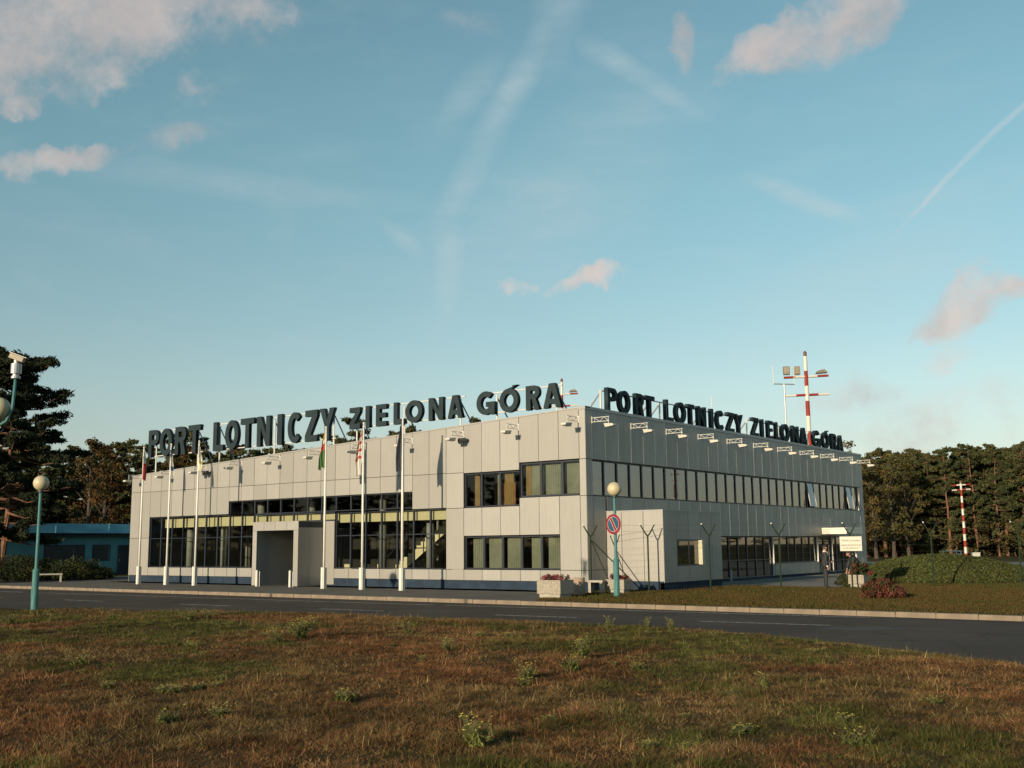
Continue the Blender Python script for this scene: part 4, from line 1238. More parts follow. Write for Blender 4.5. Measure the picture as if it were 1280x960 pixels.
# roof aerial
t = thing('roof_aerial', (-1.2, 22.6, H0 - .35), 'thin grey aerial with two upright rods on the roof', 'aerial', rz=YAW)
MB().tube([(0, 0, 0), (0, 0, 4.0)], .045, 8).build('pole', STEEL, t)
MB().tube([(-.6, 0, 4.0), (.6, 0, 3.96)], .035, 6).build('crossbar', STEEL, t)
for s in (-1, 1): MB().tube([(s * .6, 0, 3.98), (s * .6, 0, 5.05)], .022, 6).build('rod', WHITEP, t)
t = thing('lightning_rod', (-1.0, 13.0, H0 - .35), 'thin white lightning rod behind the receding roof sign', 'aerial')
MB().tube([(0, 0, 0), (0, 0, 2.3)], [.03, .01], 6).build('rod', WHITEP, t)
MB().lathe([(.09, 0), (.09, .12), (.04, .2)], n=10).build('base', CONCR, t)

# ------------------------------------------------------------------ blue building on the left
bb = thing('blue_hut', (-47, 4, 0), 'low blue building with overhanging roof behind the dark hedge', 'building')
o_ = Vector((-47, 4, 0))
BLW = mat('blue_wall', (.085, .26, .30), .7, 0, .15, .6); BLR = mat('blue_fascia', (.15, .41, .55), .5, 0, .1, .8)
def bpart(name, m, mt, par=None):
    o = m.build(name, mt, par or bb)
    if not par: o.location = -o_
    return o
bpart('wall', MB().box(-58, -47, -12, 13.5, -.1, 2.75), BLW)
bpart('roof', MB().hexa([(-59, -13, 2.95), (-46.3, -13, 2.95), (-46.3, 14.2, 2.95), (-59, 14.2, 2.95)], [(-59, -13, 3.9), (-46.3, -13, 3.60), (-46.3, 14.2, 3.60), (-59, 14.2, 3.9)]), BLR)
bpart('soffit', MB().box(-58.8, -46.5, -12.8, 14.0, 2.75, 2.94), mat('soffit_shade', (.02, .025, .028), .8))  # near-black block under the roof edge, the eaves shadow put into its colour
for y0, y1 in ((-9, -7.5), (-5, -3.5), (3.6, 6.6), (7.2, 8.6)):
    wn = bpart('window', MB().box(-47.01, -46.96, y0, y1, 1.0, 2.15), FRAME)
    MB().add([(-46.95, y0 + .08, 1.08), (-46.95, y1 - .08, 1.08), (-46.95, y1 - .08, 2.07), (-46.95, y0 + .08, 2.07)], [(0, 1, 2, 3)]).build('pane', GLASS_R, wn)
dd = bpart('door', MB().box(-47.01, -46.95, 9.2, 10.2, 0, 2.1), FRAME)
MB().box(-46.95, -46.93, 9.3, 9.36, .95, 1.1).build('handle', STEEL, dd)
for y in (-12, -8, -4, 0, 4, 8, 12):
    bpart('batten', MB().box(-46.31, -46.28, y - .03, y + .03, 2.96, 3.59), BLR)
# the brighter side porch
pc = thing('side_porch', (-44.5, 10.3, 0), 'small pale blue porch with white roof edge next to the terminal', 'porch')
MB().box(-.5, .6, 0, .08, -.05, 2.35).build('wall', mat('porch_wall', (.30, .55, .60), .6), pc)
MB().hexa([(-1.3, -.4, 2.4), (.8, -.4, 2.75), (.8, 1.5, 2.75), (-1.3, 1.5, 2.4)], [(-1.3, -.4, 2.55), (.8, -.4, 2.9), (.8, 1.5, 2.9), (-1.3, 1.5, 2.55)]).build('roof', WHITEP, pc)
t = thing('yard_lamp', (-40.5, 9.5, 0), 'small white street lamp head beside the terminal end', 'lamp')
MB().tube([(0, 0, 0), (0, 0, 5.3)], [.06, .04], 8).build('pole', STEEL, t)
MB().hexa([(-.75, -.12, 5.55), (-.1, -.1, 5.25), (-.1, .1, 5.25), (-.75, .12, 5.55)], [(-.7, -.1, 5.68), (-.05, -.1, 5.40), (-.05, .1, 5.40), (-.7, .1, 5.68)]).build('lamp_head', WHITEP, t)
t = thing('wall_box', (-33.5, 4.0, 3.9), 'dark equipment box on a bracket at the terminal end', 'box')
MB().box(-.8, 2.3, -.1, .7, -.35, .35).build('casing', mat('box_brown', (.10, .075, .05), .7, 0, .3, 3.0), t)
MB().box(-.95, 2.3, -.2, .8, .35, .45).build('lid', FRAME, t)
MB().tube([(-.4, .3, -.35), (1.8, .3, -.7), (2.32, .3, -.75)], .04, 6).build('bracket', FRAME, t)

# ------------------------------------------------------------------ vegetation
BARK = [(.11, .065, .042), (.15, .08, .05)]
BARKM = mat('pine_bark', (.14, .068, .042), .95, 0, .3, 3.0, .6, 14)
BARKD = mat('dark_bark', (.055, .042, .032), .95, 0, .3, 3.0, .6, 14)
FOL = attr_mat('foliage', .85, .12, .12)


def pine_mesh(seed, h, crown0=.38, rmax=2.4, leaf=(.27, .085), dens=1.0, whorls=15, cols=None, bare=0):
    rs = np.random.RandomState(seed); rn = random.Random(seed)
    cols = cols or [(.052, .061, .027), (.064, .070, .030), (.044, .053, .024), (.074, .068, .029)]
    lean = rs.uniform(-.03, .03, 2) * h
    tp = [Vector((lean[0] * (q ** 2), lean[1] * (q ** 2), h * q)) + Vector((rn.uniform(-.1, .1), rn.uniform(-.1, .1), 0)) * (q > .05) for q in (0, .15, .3, .45, .6, .75, .9, .98)]
    segs = [(tp, [.021 * h * (1 - .93 * q) * .7 for q in (0, .15, .3, .45, .6, .75, .9, .98)])]
    ce, si = [], []
    for k in range(whorls):
        q = crown0 + (1 - crown0) * ((k + rn.random() * .7) / whorls)
        if q > .985: q = .985
        z = h * q; prof = math.sin(min(1, (1 - q) / (1 - crown0) * 1.15 + .16) * PI * .62)
        base = Vector((lean[0] * q * q, lean[1] * q * q, z))
        for j in range(rn.choice((3, 4, 4, 5))):
            az = rn.uniform(0, 2 * PI); L_ = rmax * prof * rn.uniform(.55, 1.15) + .25
            tipz = L_ * rn.uniform(-.12, .38)
            tip = base + Vector((math.cos(az) * L_, math.sin(az) * L_, tipz))
            mid = base.lerp(tip, .55) + Vector((0, 0, -.08 * L_))
            segs.append(([base, mid, tip], [.035 + .012 * L_, .025, .012]))
            nn = max(2, int(L_ / .42))
            for i in range(nn):
                f = .32 + .68 * (i + .6) / nn
                c = base.lerp(tip, f) + Vector((rn.uniform(-.25, .25), rn.uniform(-.25, .25), rn.uniform(-.02, .22)))
                s_ = rn.uniform(.30, .52)
                ce.append(c); si.append((s_, s_, s_ * .55))
    ce.append(Vector((lean[0], lean[1], h * .985))); si.append((.3, .3, .5))
    ce = np.array([tuple(c) for c in ce]); si = np.array(si)
    v, t, c = leaf_cloud(ce, si, max(6, int(38 * dens)), leaf, cols, seed)
    tm = MB()
    for p, r in segs[:1]: tm.tube(p, r, 8, cap=False)
    for p, r in segs[1:]: tm.tube(p, r, 4, cap=False)
    trunk = tm.mesh('trunk', BARKM)
    return trunk, np_mesh('crown', v, t, c, FOL)


def broad_mesh(seed, h, cols, rmax=3.2):
    rs = np.random.RandomState(seed); rn = random.Random(seed); tm = MB()
    tm.tube([(0, 0, 0), (.1, .05, h * .2), (-.05, .1, h * .45), (.05, 0, h * .8)], [.028 * h * .7, .02 * h * .7, .013 * h, .004 * h], 8, cap=False)
    ce, si = [], []
    for k in range(46):
        q = rn.uniform(.22, 1.0); prof = math.sin(min(1, (1.02 - q) * 1.5 + .12) * PI * .6)
        az = rn.uniform(0, 2 * PI); R = rmax * prof * math.sqrt(rn.uniform(.08, 1.0))
        c = Vector((math.cos(az) * R, math.sin(az) * R, h * q - .3)); ce.append(tuple(c)); s_ = rn.uniform(.5, .95); si.append((s_, s_, s_ * .75))
        b = Vector((0, 0, max(h * .15, h * q - R * .9 - .6)))
        tm.tube([b, b.lerp(c, .6) + Vector((0, 0, .1)), c], [.05, .03, .012], 4, cap=False)
    v, t, c = leaf_cloud(np.array(ce), np.array(si), 75, (.15, .10), cols, seed)
    return tm.mesh('trunk', BARKD), np_mesh('crown', v, t, c, FOL)


PROTO = [pine_mesh(100 + k, 16.0, (.15, .30, .13, .34, .10)[k], (2.7, 2.4, 3.0, 2.5, 2.9)[k]) for k in range(5)]
BRO = [broad_mesh(201, 15, [(.085, .066, .024), (.10, .070, .024), (.07, .062, .026)]), broad_mesh(202, 14, [(.10, .055, .02), (.12, .06, .022), (.07, .05, .02)], 2.6), broad_mesh(203, 15, [(.066, .066, .026), (.075, .07, .027)], 3.4)]


def tree(name, protos, x, y, sc, label, group, rn, z=-.17, sxy=1.0):
    tr, cr = protos
    t = thing(name, (x, y, z), label, 'tree', group, rz=rn.uniform(0, 6.28))
    t.scale = (sc * sxy, sc * sxy, sc)
    link('trunk', tr, t); link('crown', cr, t)
    return t


rn = random.Random(77)
# pine wood on the right, going on to the right of the picture
for row in range(8):
    n = 16
    for k in range(n):
        u = 1045 + (k + rn.uniform(-.3, .3)) * 20 + row * 7
        d = 146 + row * 6 + rn.uniform(-2.5, 2.5)
        p = at_dist(u, d); hh = rn.uniform(.81, .90) * (1.0 + (d - 150) / 500)
        tree('pine_tree', PROTO[rn.randrange(5)], p[0], p[1], hh, 'tall pine with reddish trunk in the wood right of the terminal', 'pines of the wood on the right', rn)
for k in range(34):                                      # far wood beyond the airfield, mirrored in the ground floor glass
    az = math.radians(2 + k * 1.25 + rn.uniform(-.5, .5)); d = 480 + rn.uniform(-30, 30)
    x, y = CAM[0] + math.sin(az) * d, CAM[1] + math.cos(az) * d
    tree('pine_tree', PROTO[rn.randrange(5)], x, y, rn.uniform(.75, 1.0), 'far pine beyond the airfield, mirrored in the ground floor glass', 'far pines beyond the airfield', rn, sxy=2.2)
for u, d, s, b in ((1072, 128, .90, 0), (1096, 132, .84, 0), (1060, 136, .90, 2), (1118, 134, .82, 2), (1137, 138, .84, 0)):
    p = at_dist(u, d)
    tree('broadleaf_tree', BRO[b], p[0], p[1], s, 'bushy brownish green tree at the edge of the right wood', 'bushy trees beside the terminal end', rn)
for row in range(2):                                     # unseen pines added so the hall windows mirror something dark
    for k in range(30):
        a = math.radians(202 + k * 1.75 + rn.uniform(-.5, .5)); d = 150 + row * 8 + rn.uniform(-3, 3)
        tree('pine_tree', PROTO[rn.randrange(5)], -15 + math.sin(a) * d, math.cos(a) * d, rn.uniform(.8, 1.0), 'unseen pine added across the field to darken the hall window reflections', 'added pines mirrored in the hall windows', rn)
# wood behind the blue building and the terminal
for row in range(4):
    for k in range(20):
        u = -60 + (k + rn.uniform(-.35, .35)) * 34 + row * 9
        d = 112 + row * 8 + rn.uniform(-3, 3)
        hh = (.80 if u < 300 else .80 if u < 420 else .90) * rn.uniform(.90, 1.08)
        if 40 < u < 75: hh *= .9
        p = at_dist(u, d)
        tree('pine_tree', PROTO[rn.randrange(5)], p[0], p[1], hh, 'dark pine of the wood behind the blue building and terminal', 'pines of the wood on the left', rn)
for u, d, s in ((108, 104, .86), (128, 107, .84), (222, 110, .90)):
    p = at_dist(u, d)
    tree('broadleaf_tree', BRO[1], p[0], p[1], s, 'autumn brown tree among the pines left of the terminal', 'autumn brown trees of the left wood', rn)
def undergrowth(u0, u1, d0, d1, h, n, label, seed):
    rs = np.random.RandomState(seed)
    u = rs.uniform(u0, u1, n); d = rs.uniform(d0, d1, n)
    P = np.array([at_dist(a, b) for a, b in zip(u, d)])
    z = h * rs.rand(n) ** .7 * (.45 + .75 * vnoise(P[:, 0], P[:, 1], 6.0, seed))
    v, t, c = leaf_cloud(np.c_[P, z - .17], np.full((n, 3), .5), 16, (.22, .12), [(.05, .052, .02), (.065, .058, .022), (.042, .046, .02), (.075, .055, .024)], seed)
    tag(link('undergrowth', np_mesh('undergrowth', v, t, c, FOL)), label, 'undergrowth', kind='stuff')
undergrowth(1040, 1400, 143, 196, 5.5, 3600, 'tangled undergrowth at the foot of the right wood', 61)
undergrowth(-90, 420, 106, 138, 3.2, 2600, 'tangled undergrowth at the foot of the left wood', 62)
# the big dark pine at the left edge
bigp = pine_mesh(311, 14.2, .16, 3.7, (.20, .05), 2.2, 34, [(.020, .028, .016), (.026, .032, .017), (.018, .024, .014)])
p = at_dist(4, 73)
tree('pine_tree', bigp, p[0], p[1], 1.0, 'big dark pine standing alone at the left picture edge', None, rn, z=0)


def bush(name, cx, cy, rx, ry, h, n, leaf, cols, label, cat, seed, z=0.0, lumps=70, rz=0.0, extra=None):
    rs = np.random.RandomState(seed)
    a = rs.uniform(0, 2 * PI, lumps); r = np.sqrt(rs.rand(lumps))
    x, y = r * np.cos(a), r * np.sin(a)
    zz = h * np.sqrt(np.clip(1 - (r * .97) ** 2, 0, 1)) * rs.uniform(.45, 1.0, lumps)
    s = min(rx, ry, h * 1.3) * rs.uniform(.22, .38, lumps)
    c = np.c_[x * rx * .88, y * ry * .88, np.maximum(.12, zz - s * .4)]
    v, t, col = leaf_cloud(c, np.c_[s, s, s * .7], n // lumps, leaf, cols, seed + 1)
    keep = v.reshape(-1, 4, 3)[:, :, 2].min(1) > .0
    k4 = np.repeat(keep, 4); idx = np.cumsum(k4) - 1
    tk = np.concatenate([keep, keep]); t = idx[t[tk]]; v = v[k4]; col = col[k4]
    o = thing(name, (cx, cy, z), label, cat, rz=rz)
    link('foliage', np_mesh('foliage', v, t, col, FOL), o)
    m = MB(); rn_ = random.Random(seed)
    for k in range(7):
        q = c[rn_.randrange(lumps)]
        m.tube([(q[0] * .15, q[1] * .15, -.05), (q[0] * .6, q[1] * .6, q[2] * .5), tuple(q)], [.03, .02, .008], 5, cap=False)
    m.build('stem', BARKD, o)
    return o


JUN = [(.026, .034, .014), (.034, .040, .016), (.045, .048, .02), (.05, .045, .018)]
hd = at_dist(20, 70); bush('juniper_hedge', hd[0], hd[1], 3.2, 5.0, 1.55, 15000, (.10, .03), JUN, 'dark spreading juniper hedge at the far left before the blue building', 'hedge', 41, rz=.5)
hd = at_dist(92, 70); bush('juniper_hedge', hd[0], hd[1], 2.2, 3.1, 1.35, 11000, (.10, .03), JUN, 'lower juniper hedge behind the pale bench, near the terminal', 'hedge', 42, rz=.5)
# juniper covered bank on the right
MG = [(.056, .066, .021), (.068, .074, .024), (.048, .060, .020), (.076, .076, .028)]
def bank():
    rs = np.random.RandomState(9); n = 42000
    (cx, cy), rx, ry, h = at_dist(1174, 52.5), 3.9, 4.4, 1.04
    g = 60; me = []
    xs = np.linspace(-1, 1, g)
    X, Y = np.meshgrid(xs, xs); R2 = np.clip(1 - (X ** 2 + Y ** 2), 0, 1)
    Z = h * R2 ** .75 + .12 * (vnoise(X * rx, Y * ry, 1.3, 2) - .5) * (R2 > 0)
    Z[R2 <= 0] = -.06
    v = np.c_[(X * rx).ravel(), (Y * ry).ravel(), Z.ravel()]
    i = np.arange(g * g).reshape(g, g); a, b, c, d = i[:-1, :-1].ravel(), i[:-1, 1:].ravel(), i[1:, 1:].ravel(), i[1:, :-1].ravel()
    t = np.concatenate([np.c_[a, b, c], np.c_[a, c, d]])
    col = np.tile(np.array([.035, .04, .016]), (len(v), 1))
    base = np_mesh('bank', v, t, col, FOL, True)
    o = link('juniper_bank', base, None, (cx, cy, 0)); o['kind'] = 'structure'; o.rotation_euler = (0, 0, YAW)
    aa = rs.uniform(0, 2 * PI, n); r = np.sqrt(rs.rand(n)) * .99
    x, y = r * np.cos(aa), r * np.sin(aa)
    z = h * np.clip(1 - r ** 2, 0, 1) ** .75
    ce = np.c_[x * rx, y * ry, z + rs.uniform(-.02, .10, n)]
    v, t, col = leaf_cloud(ce, np.full((n, 3), .09), 3, (.075, .032), MG, 10)
    nz = vnoise(v[:, 0], v[:, 1], 1.8, 4)[:, None]
    col = col * (.75 + .5 * nz)
    f = link('juniper_foliage', np_mesh('juniper_foliage', v, t, col, FOL), None, (cx, cy, 0))
    f.rotation_euler = (0, 0, YAW)
    tag(f, 'dense green juniper cover on the rounded bank', 'ground cover', kind='stuff')
bank()
hd = at_dist(1262, 53); bush('juniper_hedge', hd[0], hd[1], 4.6, 2.0, .80, 15000, (.09, .03), MG[:3], 'low green juniper hedge running out of the picture on the right', 'hedge', 43, rz=YAW, lumps=110)
rb = at_dist(1102, 36.2)
bush('red_bush', rb[0], rb[1], 0.80, .58, .62, 6000, (.05, .028), [(.105, .026, .022), (.13, .036, .028), (.085, .034, .022), (.06, .05, .02), (.14, .05, .04)], 'autumn red barberry bush on the lawn below the notice board', 'bush', 51, lumps=60, rz=YAW)
sb = on_line(1056, (sp.x, sp.y + 1.0), (sp.x + 3, sp.y + 1.0))
bush('round_shrub', sb.x, sb.y, .36, .36, .55, 2200, (.04, .02), [(.05, .055, .025), (.06, .06, .03)], 'small round grey green shrub by the footpath', 'shrub', 52, lumps=24)
tb = on_line(1077, (sp.x, sp.y + .9), (sp.x + 3, sp.y + .9))
bush('planter_shrub', tb.x, tb.y, .42, .35, .62, 2600, (.05, .025), [(.03, .04, .016), (.045, .05, .02), (.14, .03, .03)], 'dark leafy shrub growing in the pale planter', 'shrub', 53, z=.45, lumps=26)

# jetway frame and cabinet far on the apron
q = at_dist(1192, 92)
t = thing('barrier_frame', (q[0], q[1], .0), 'white tubular frame on top of the green bank', 'frame', rz=YAW)
fm = MB()
fm.tube([(-.8, 0, .0), (-.8, 0, 1.0), (.6, 0, 1.0), (.85, 0, .0)], .06, 6); fm.tube([(-.8, 0, .75), (.65, 0, .75)], .05, 6); fm.tube([(.25, 0, .0), (.25, 0, 1.0)], .05, 6)
fm.tube([(-.4, 0, .25), (.25, 0, .25)], .05, 6)
fm.build('tubes', WHITEP, t)
MB().box(-.9, .95, -.3, .3, -.15, .02).build('base', CONCR, t)
q = at_dist(1220, 95)
t = thing('control_cabinet', (q[0], q[1], -.15), 'small pale cabinet behind the bank near the striped mast', 'cabinet', rz=YAW)
MB().box(-.30, .30, -.2, .2, 0, .95).build('body', LAMPW, t, bevel=.02)
MB().box(-.33, .33, -.23, .23, .95, 1.0).build('lid', LAMPW, t)

# ------------------------------------------------------------------ people
def skin(name, joints, edges, mats, parent, sub=2, rot=None):
    """Skin-modifier figure evaluated to a plain mesh. joints: (x,y,z,r)"""
    me = bpy.data.meshes.new(name); me.from_pydata([j[:3] for j in joints], edges, [])
    o = bpy.data.objects.new('tmp', me); COL.objects.link(o)
    sk = o.modifiers.new('s', 'SKIN'); sk.use_smooth_shade = True
    for i, j in enumerate(joints):
        r = j[3]; me.skin_vertices[0].data[i].radius = r if isinstance(r, tuple) else (r, r)
    me.skin_vertices[0].data[0].use_root = True
    sb_ = o.modifiers.new('u', 'SUBSURF'); sb_.levels = sub; sb_.render_levels = sub
    m2 = bpy.data.meshes.new_from_object(o.evaluated_get(bpy.context.evaluated_depsgraph_get()))
    bpy.data.objects.remove(o)
    m2.materials.clear(); m2.materials.append(mats); m2.name = name
    return link(name, m2, parent)


SKIN = mat('skin_tone', (0.357, 0.187, 0.128), .6, 0, .05); SUIT = mat('dark_suit', (.018, .020, .024), .8, 0, .2, 8.0)
HAIR = mat('dark_hair', (.015, .012, .010), .7); SHIRT = mat('white_shirt', (0.600, 0.600, 0.576), .7)
SHOE = mat('black_shoe', (.012, .012, .012), .4)


def hand(parent, w, d, m=None):
    """palm and five slightly curled fingers, w = wrist, d = direction of the hand"""
    w = Vector(w); d = Vector(d).normalized(); s = d.cross(Vector((0, 1, 0)));
    if s.length < .1: s = d.cross(Vector((1, 0, 0)))
    s.normalize(); n = d.cross(s).normalized()
    j = [(*w, .022), (*(w + d * .05), (.034, .018)), (*(w + d * .09), (.036, .016))]; e = [(0, 1), (1, 2)]
    for k, L_ in enumerate((.065, .075, .07, .055)):
        b = w + d * .09 + s * (.028 - .019 * k); i = len(j)
        j += [(*(b + d * L_ * .5 + n * .006), .009), (*(b + d * L_ + n * .03), .007)]; e += [(2, i), (i, i + 1)]
    i = len(j); b = w + d * .04 + s * .035
    j += [(*(b + d * .02 + s * .015), .010), (*(b + d * .055 + s * .018 + n * .01), .008)]; e += [(1, i), (i, i + 1)]
    return skin('hand', j, e, m or SKIN, parent, 1)


def head(parent, c, face, tilt=0.0):
    """one mesh: skull, jaw, nose, ears; hair cap as child. face = horizontal direction"""
    f = Vector(face).normalized(); r = f.cross(Vector((0, 0, 1))).normalized(); u = r.cross(f)
    vs = []; fs = []; nu, nv = 24, 18
    for i in range(nv + 1):
        th = PI * i / nv
        for k in range(nu):
            ph = 2 * PI * k / nu
            x, y, z = math.sin(th) * math.cos(ph), math.sin(th) * math.sin(ph), math.cos(th)
            wx, wy, wz = .098, .076, .118
            if z < 0: wx *= 1 + .10 * z; wy *= 1 + .28 * z
            px, py, pz = x * wx, y * wy, z * wz
            if x > .8 and abs(y) < .28 and -.35 < z < .12: px += .022 * (1 - abs(y) / .28) * (1 - abs(z + .14) / .26 if abs(z + .14) < .26 else 0)   # nose
            if x > .6 and -.75 < z < -.5: px += .006                                                                                              # mouth and chin
            if x > .7 and .08 < z < .22 and .2 < abs(y) < .6: px -= .008                                                                          # eye sockets
            if abs(y) > .93 and -.25 < z < .2: py *= 1.16                                                                                         # ears
            vs.append(Vector(c) + f * px + r * py + u * pz)
    for i in range(nv):
        for k in range(nu): fs.append((i * nu + k, i * nu + (k + 1) % nu, (i + 1) * nu + (k + 1) % nu, (i + 1) * nu + k))
    h_ = MB().add(vs, fs).build('head', SKIN, parent, smooth=True)
    hv = []; hf = []; n2 = 10
    for i in range(n2 + 1):
        th = PI * .62 * i / n2
        for k in range(nu):
            ph = 2 * PI * k / nu
            t_ = th if math.cos(ph) < .3 else th * .62
            x, y, z = math.sin(t_) * math.cos(ph), math.sin(t_) * math.sin(ph), math.cos(t_)
            hv.append(Vector(c) + f * (x * .108 - .006) + r * y * .086 + u * (z * .130 + .002))
    for i in range(n2):
        for k in range(nu): hf.append((i * nu + k, i * nu + (k + 1) % nu, (i + 1) * nu + (k + 1) % nu, (i + 1) * nu + k))
    MB().add(hv, hf).build('hair', HAIR, h_, smooth=True)
    ev = MB()
    for s in (-1, 1):
        p = Vector(c) + f * .083 + r * (.032 * s) + u * .016
        ev.box(p.x - .008, p.x + .008, p.y - .008, p.y + .008, p.z - .006, p.z + .006)
    ev.build('eyes', HAIR, h_)
    return h_


# standing man seen in profile, facing the picture's right
pp = at_dist(1030.5, 44.2)
man = thing('person', (pp[0], pp[1], 0), 'man in a dark suit with white collar standing on the footpath', 'person', rz=YAW)
J = [(0, 0, .95, (.155, .12)), (0.0, 0, 1.15, (.150, .115)), (.01, 0, 1.38, (.185, .12)), (.015, 0, 1.48, (.11, .09)), (.02, 0, 1.56, .055), (.03, 0, 1.66, .065)]
E_ = [(0, 1), (1, 2), (2, 3), (3, 4), (4, 5)]
# local axes: x = picture right (his front), y = away from camera
J[0] = (0, 0, .95, (.12, .155)); J[1] = (0, 0, 1.15, (.115, .15)); J[2] = (.01, 0, 1.38, (.12, .18)); J[3] = (.015, 0, 1.47, (.09, .12))
body = skin('body', [(0, 0, .92, .085), (0, 0, 1.2, .09), (.01, 0, 1.42, .09), (.02, 0, 1.54, .05), (.03, 0, 1.63, .055),
                     (0, -.16, 1.40, .045), (.0, -.2, 1.12, .036), (.06, -.2, .90, .028), (0, .16, 1.40, .045), (.02, .2, 1.12, .036), (.22, .14, 1.08, .028),
                     (0, -.09, .85, .07), (.01, -.09, .48, .05), (-.01, -.09, .08, .035), (0, .09, .85, .07), (.03, .09, .48, .05), (.01, .09, .08, .035)],
            [(0, 1), (1, 2), (2, 3), (3, 4), (2, 5), (5, 6), (6, 7), (2, 8), (8, 9), (9, 10), (0, 11), (11, 12), (12, 13), (0, 14), (14, 15), (15, 16)], SKIN, man)
skin('jacket', [(0, 0, .80, (.13, .17)), (0, 0, 1.0, (.13, .165)), (.0, 0, 1.2, (.125, .16)), (.01, 0, 1.40, (.13, .17)), (.015, 0, 1.48, (.085, .11)),
                (0, -.19, 1.42, .075), (-.01, -.23, 1.14, .062), (.05, -.22, .93, .05), (0, .19, 1.42, .075), (.01, .23, 1.14, .062), (.19, .16, 1.08, .05)],
     [(0, 1), (1, 2), (2, 3), (3, 4), (3, 5), (5, 6), (6, 7), (3, 8), (8, 9), (9, 10)], SUIT, man)
skin('trousers', [(0, 0, .86, (.12, .15)), (0, -.09, .80, .10), (.01, -.09, .48, .078), (-.005, -.09, .06, .072), (0, .09, .80, .10), (.03, .09, .48, .078), (.02, .09, .06, .072)],
     [(0, 1), (1, 2), (2, 3), (0, 4), (4, 5), (5, 6)], SUIT, man)
for y in (-.09, .09):
    skin('shoe', [(-.06, y, .045, .045), (.06, y, .045, .05), (.17, y, .035, .035)], [(0, 1), (1, 2)], SHOE, man, 1)
MB().lathe([(.068, 1.47), (.076, 1.49), (.066, 1.545), (.060, 1.55)], .02, 0, 16).build('collar', SHIRT, man, smooth=True)
MB().hexa([(.10, -.05, 1.47), (.10, .05, 1.47), (.125, .02, 1.28), (.125, -.02, 1.28)], [(.125, -.05, 1.48), (.125, .05, 1.48), (.145, .02, 1.28), (.145, -.02, 1.28)]).build('shirt_front', SHIRT, man)
hand(man, (.06, -.2, .90), (.15, 0, -1)); hand(man, (.22, .14, 1.08), (1, -.3, 0))
for a, b in (((.05, -.205, .925), (.057, -.2, .895)), ((.19, .16, 1.08), (.225, .14, 1.08))): MB().tube([a, b], .042, 10).build('cuff', SHIRT, man)
head(man, (.045, 0, 1.665), (1, 0, -.12)); man.scale = (.94,) * 3

# second person, in black, bending forward by the planter, facing left
pp = at_dist(1066, 45.0)
man2 = thing('person', (pp[0], pp[1], 0), 'person in black bending forward beside the pale planter', 'person', rz=YAW)
hx, hz = .10, .86
skin('body', [(.16, 0, .80, .085), (.10, 0, 1.0, .09), (-.02, 0, 1.17, .09), (-.09, 0, 1.24, .05), (-.14, 0, 1.28, .055),
              (-.03, -.17, 1.12, .045), (-.12, -.2, .86, .036), (-.20, -.15, .68, .028), (-.03, .17, 1.12, .045), (-.14, .2, .86, .036), (-.22, .12, .68, .028),
              (.15, -.09, .76, .07), (.02, -.10, .46, .05), (.10, -.10, .08, .035), (.15, .09, .76, .07), (-.02, .10, .46, .05), (.06, .10, .08, .035)],
     [(0, 1), (1, 2), (2, 3), (3, 4), (2, 5), (5, 6), (6, 7), (2, 8), (8, 9), (9, 10), (0, 11), (11, 12), (12, 13), (0, 14), (14, 15), (15, 16)], SKIN, man2)
skin('coat', [(.20, 0, .62, (.15, .18)), (.17, 0, .82, (.15, .18)), (.10, 0, 1.0, (.14, .17)), (-.02, 0, 1.17, (.13, .18)), (-.075, 0, 1.23, (.085, .11)),
              (-.03, -.19, 1.14, .08), (-.12, -.22, .86, .065), (-.19, -.17, .71, .052), (-.03, .19, 1.14, .08), (-.14, .22, .86, .065), (-.21, .14, .71, .052)],
     [(0, 1), (1, 2), (2, 3), (3, 4), (3, 5), (5, 6), (6, 7), (3, 8), (8, 9), (9, 10)], SUIT, man2)
skin('trousers', [(.16, 0, .78, (.12, .15)), (.15, -.09, .70, .10), (.02, -.10, .46, .08), (.10, -.10, .06, .072), (.15, .09, .70, .10), (-.02, .10, .46, .08), (.06, .10, .06, .072)],
     [(0, 1), (1, 2), (2, 3), (0, 4), (4, 5), (5, 6)], SUIT, man2)
for x, y in ((.10, -.10), (.06, .10)):
    skin('shoe', [(x + .05, y, .045, .045), (x - .07, y, .045, .05), (x - .18, y, .035, .035)], [(0, 1), (1, 2)], SHOE, man2, 1)
hand(man2, (-.20, -.15, .68), (-.3, 0, -1)); hand(man2, (-.22, .12, .68), (-.3, 0, -1))
head(man2, (-.165, 0, 1.32), (-1, 0, -.55))

# ------------------------------------------------------------------ near field: dry grass and weeds
FIELD_POLY = ROAD_NEAR + [(32, -90), (-60, -90)]
def inside(px, py, poly):
    r = np.zeros(len(px), bool); n = len(poly)
    for i in range(n):
        x0, y0 = poly[i]; x1, y1 = poly[(i + 1) % n]
        if y0 == y1: continue
        c = ((y0 > py) != (y1 > py)) & (px < (x1 - x0) * (py - y0) / (y1 - y0) + x0)
        r ^= c
    return r


def field_z(x, y): return -.105 + .07 * (vnoise(x, y, 2.3, 1) - .5) + .10 * (vnoise(x, y, 9.0, 2) - .5) + .02 * vnoise(x, y, .6, 3)


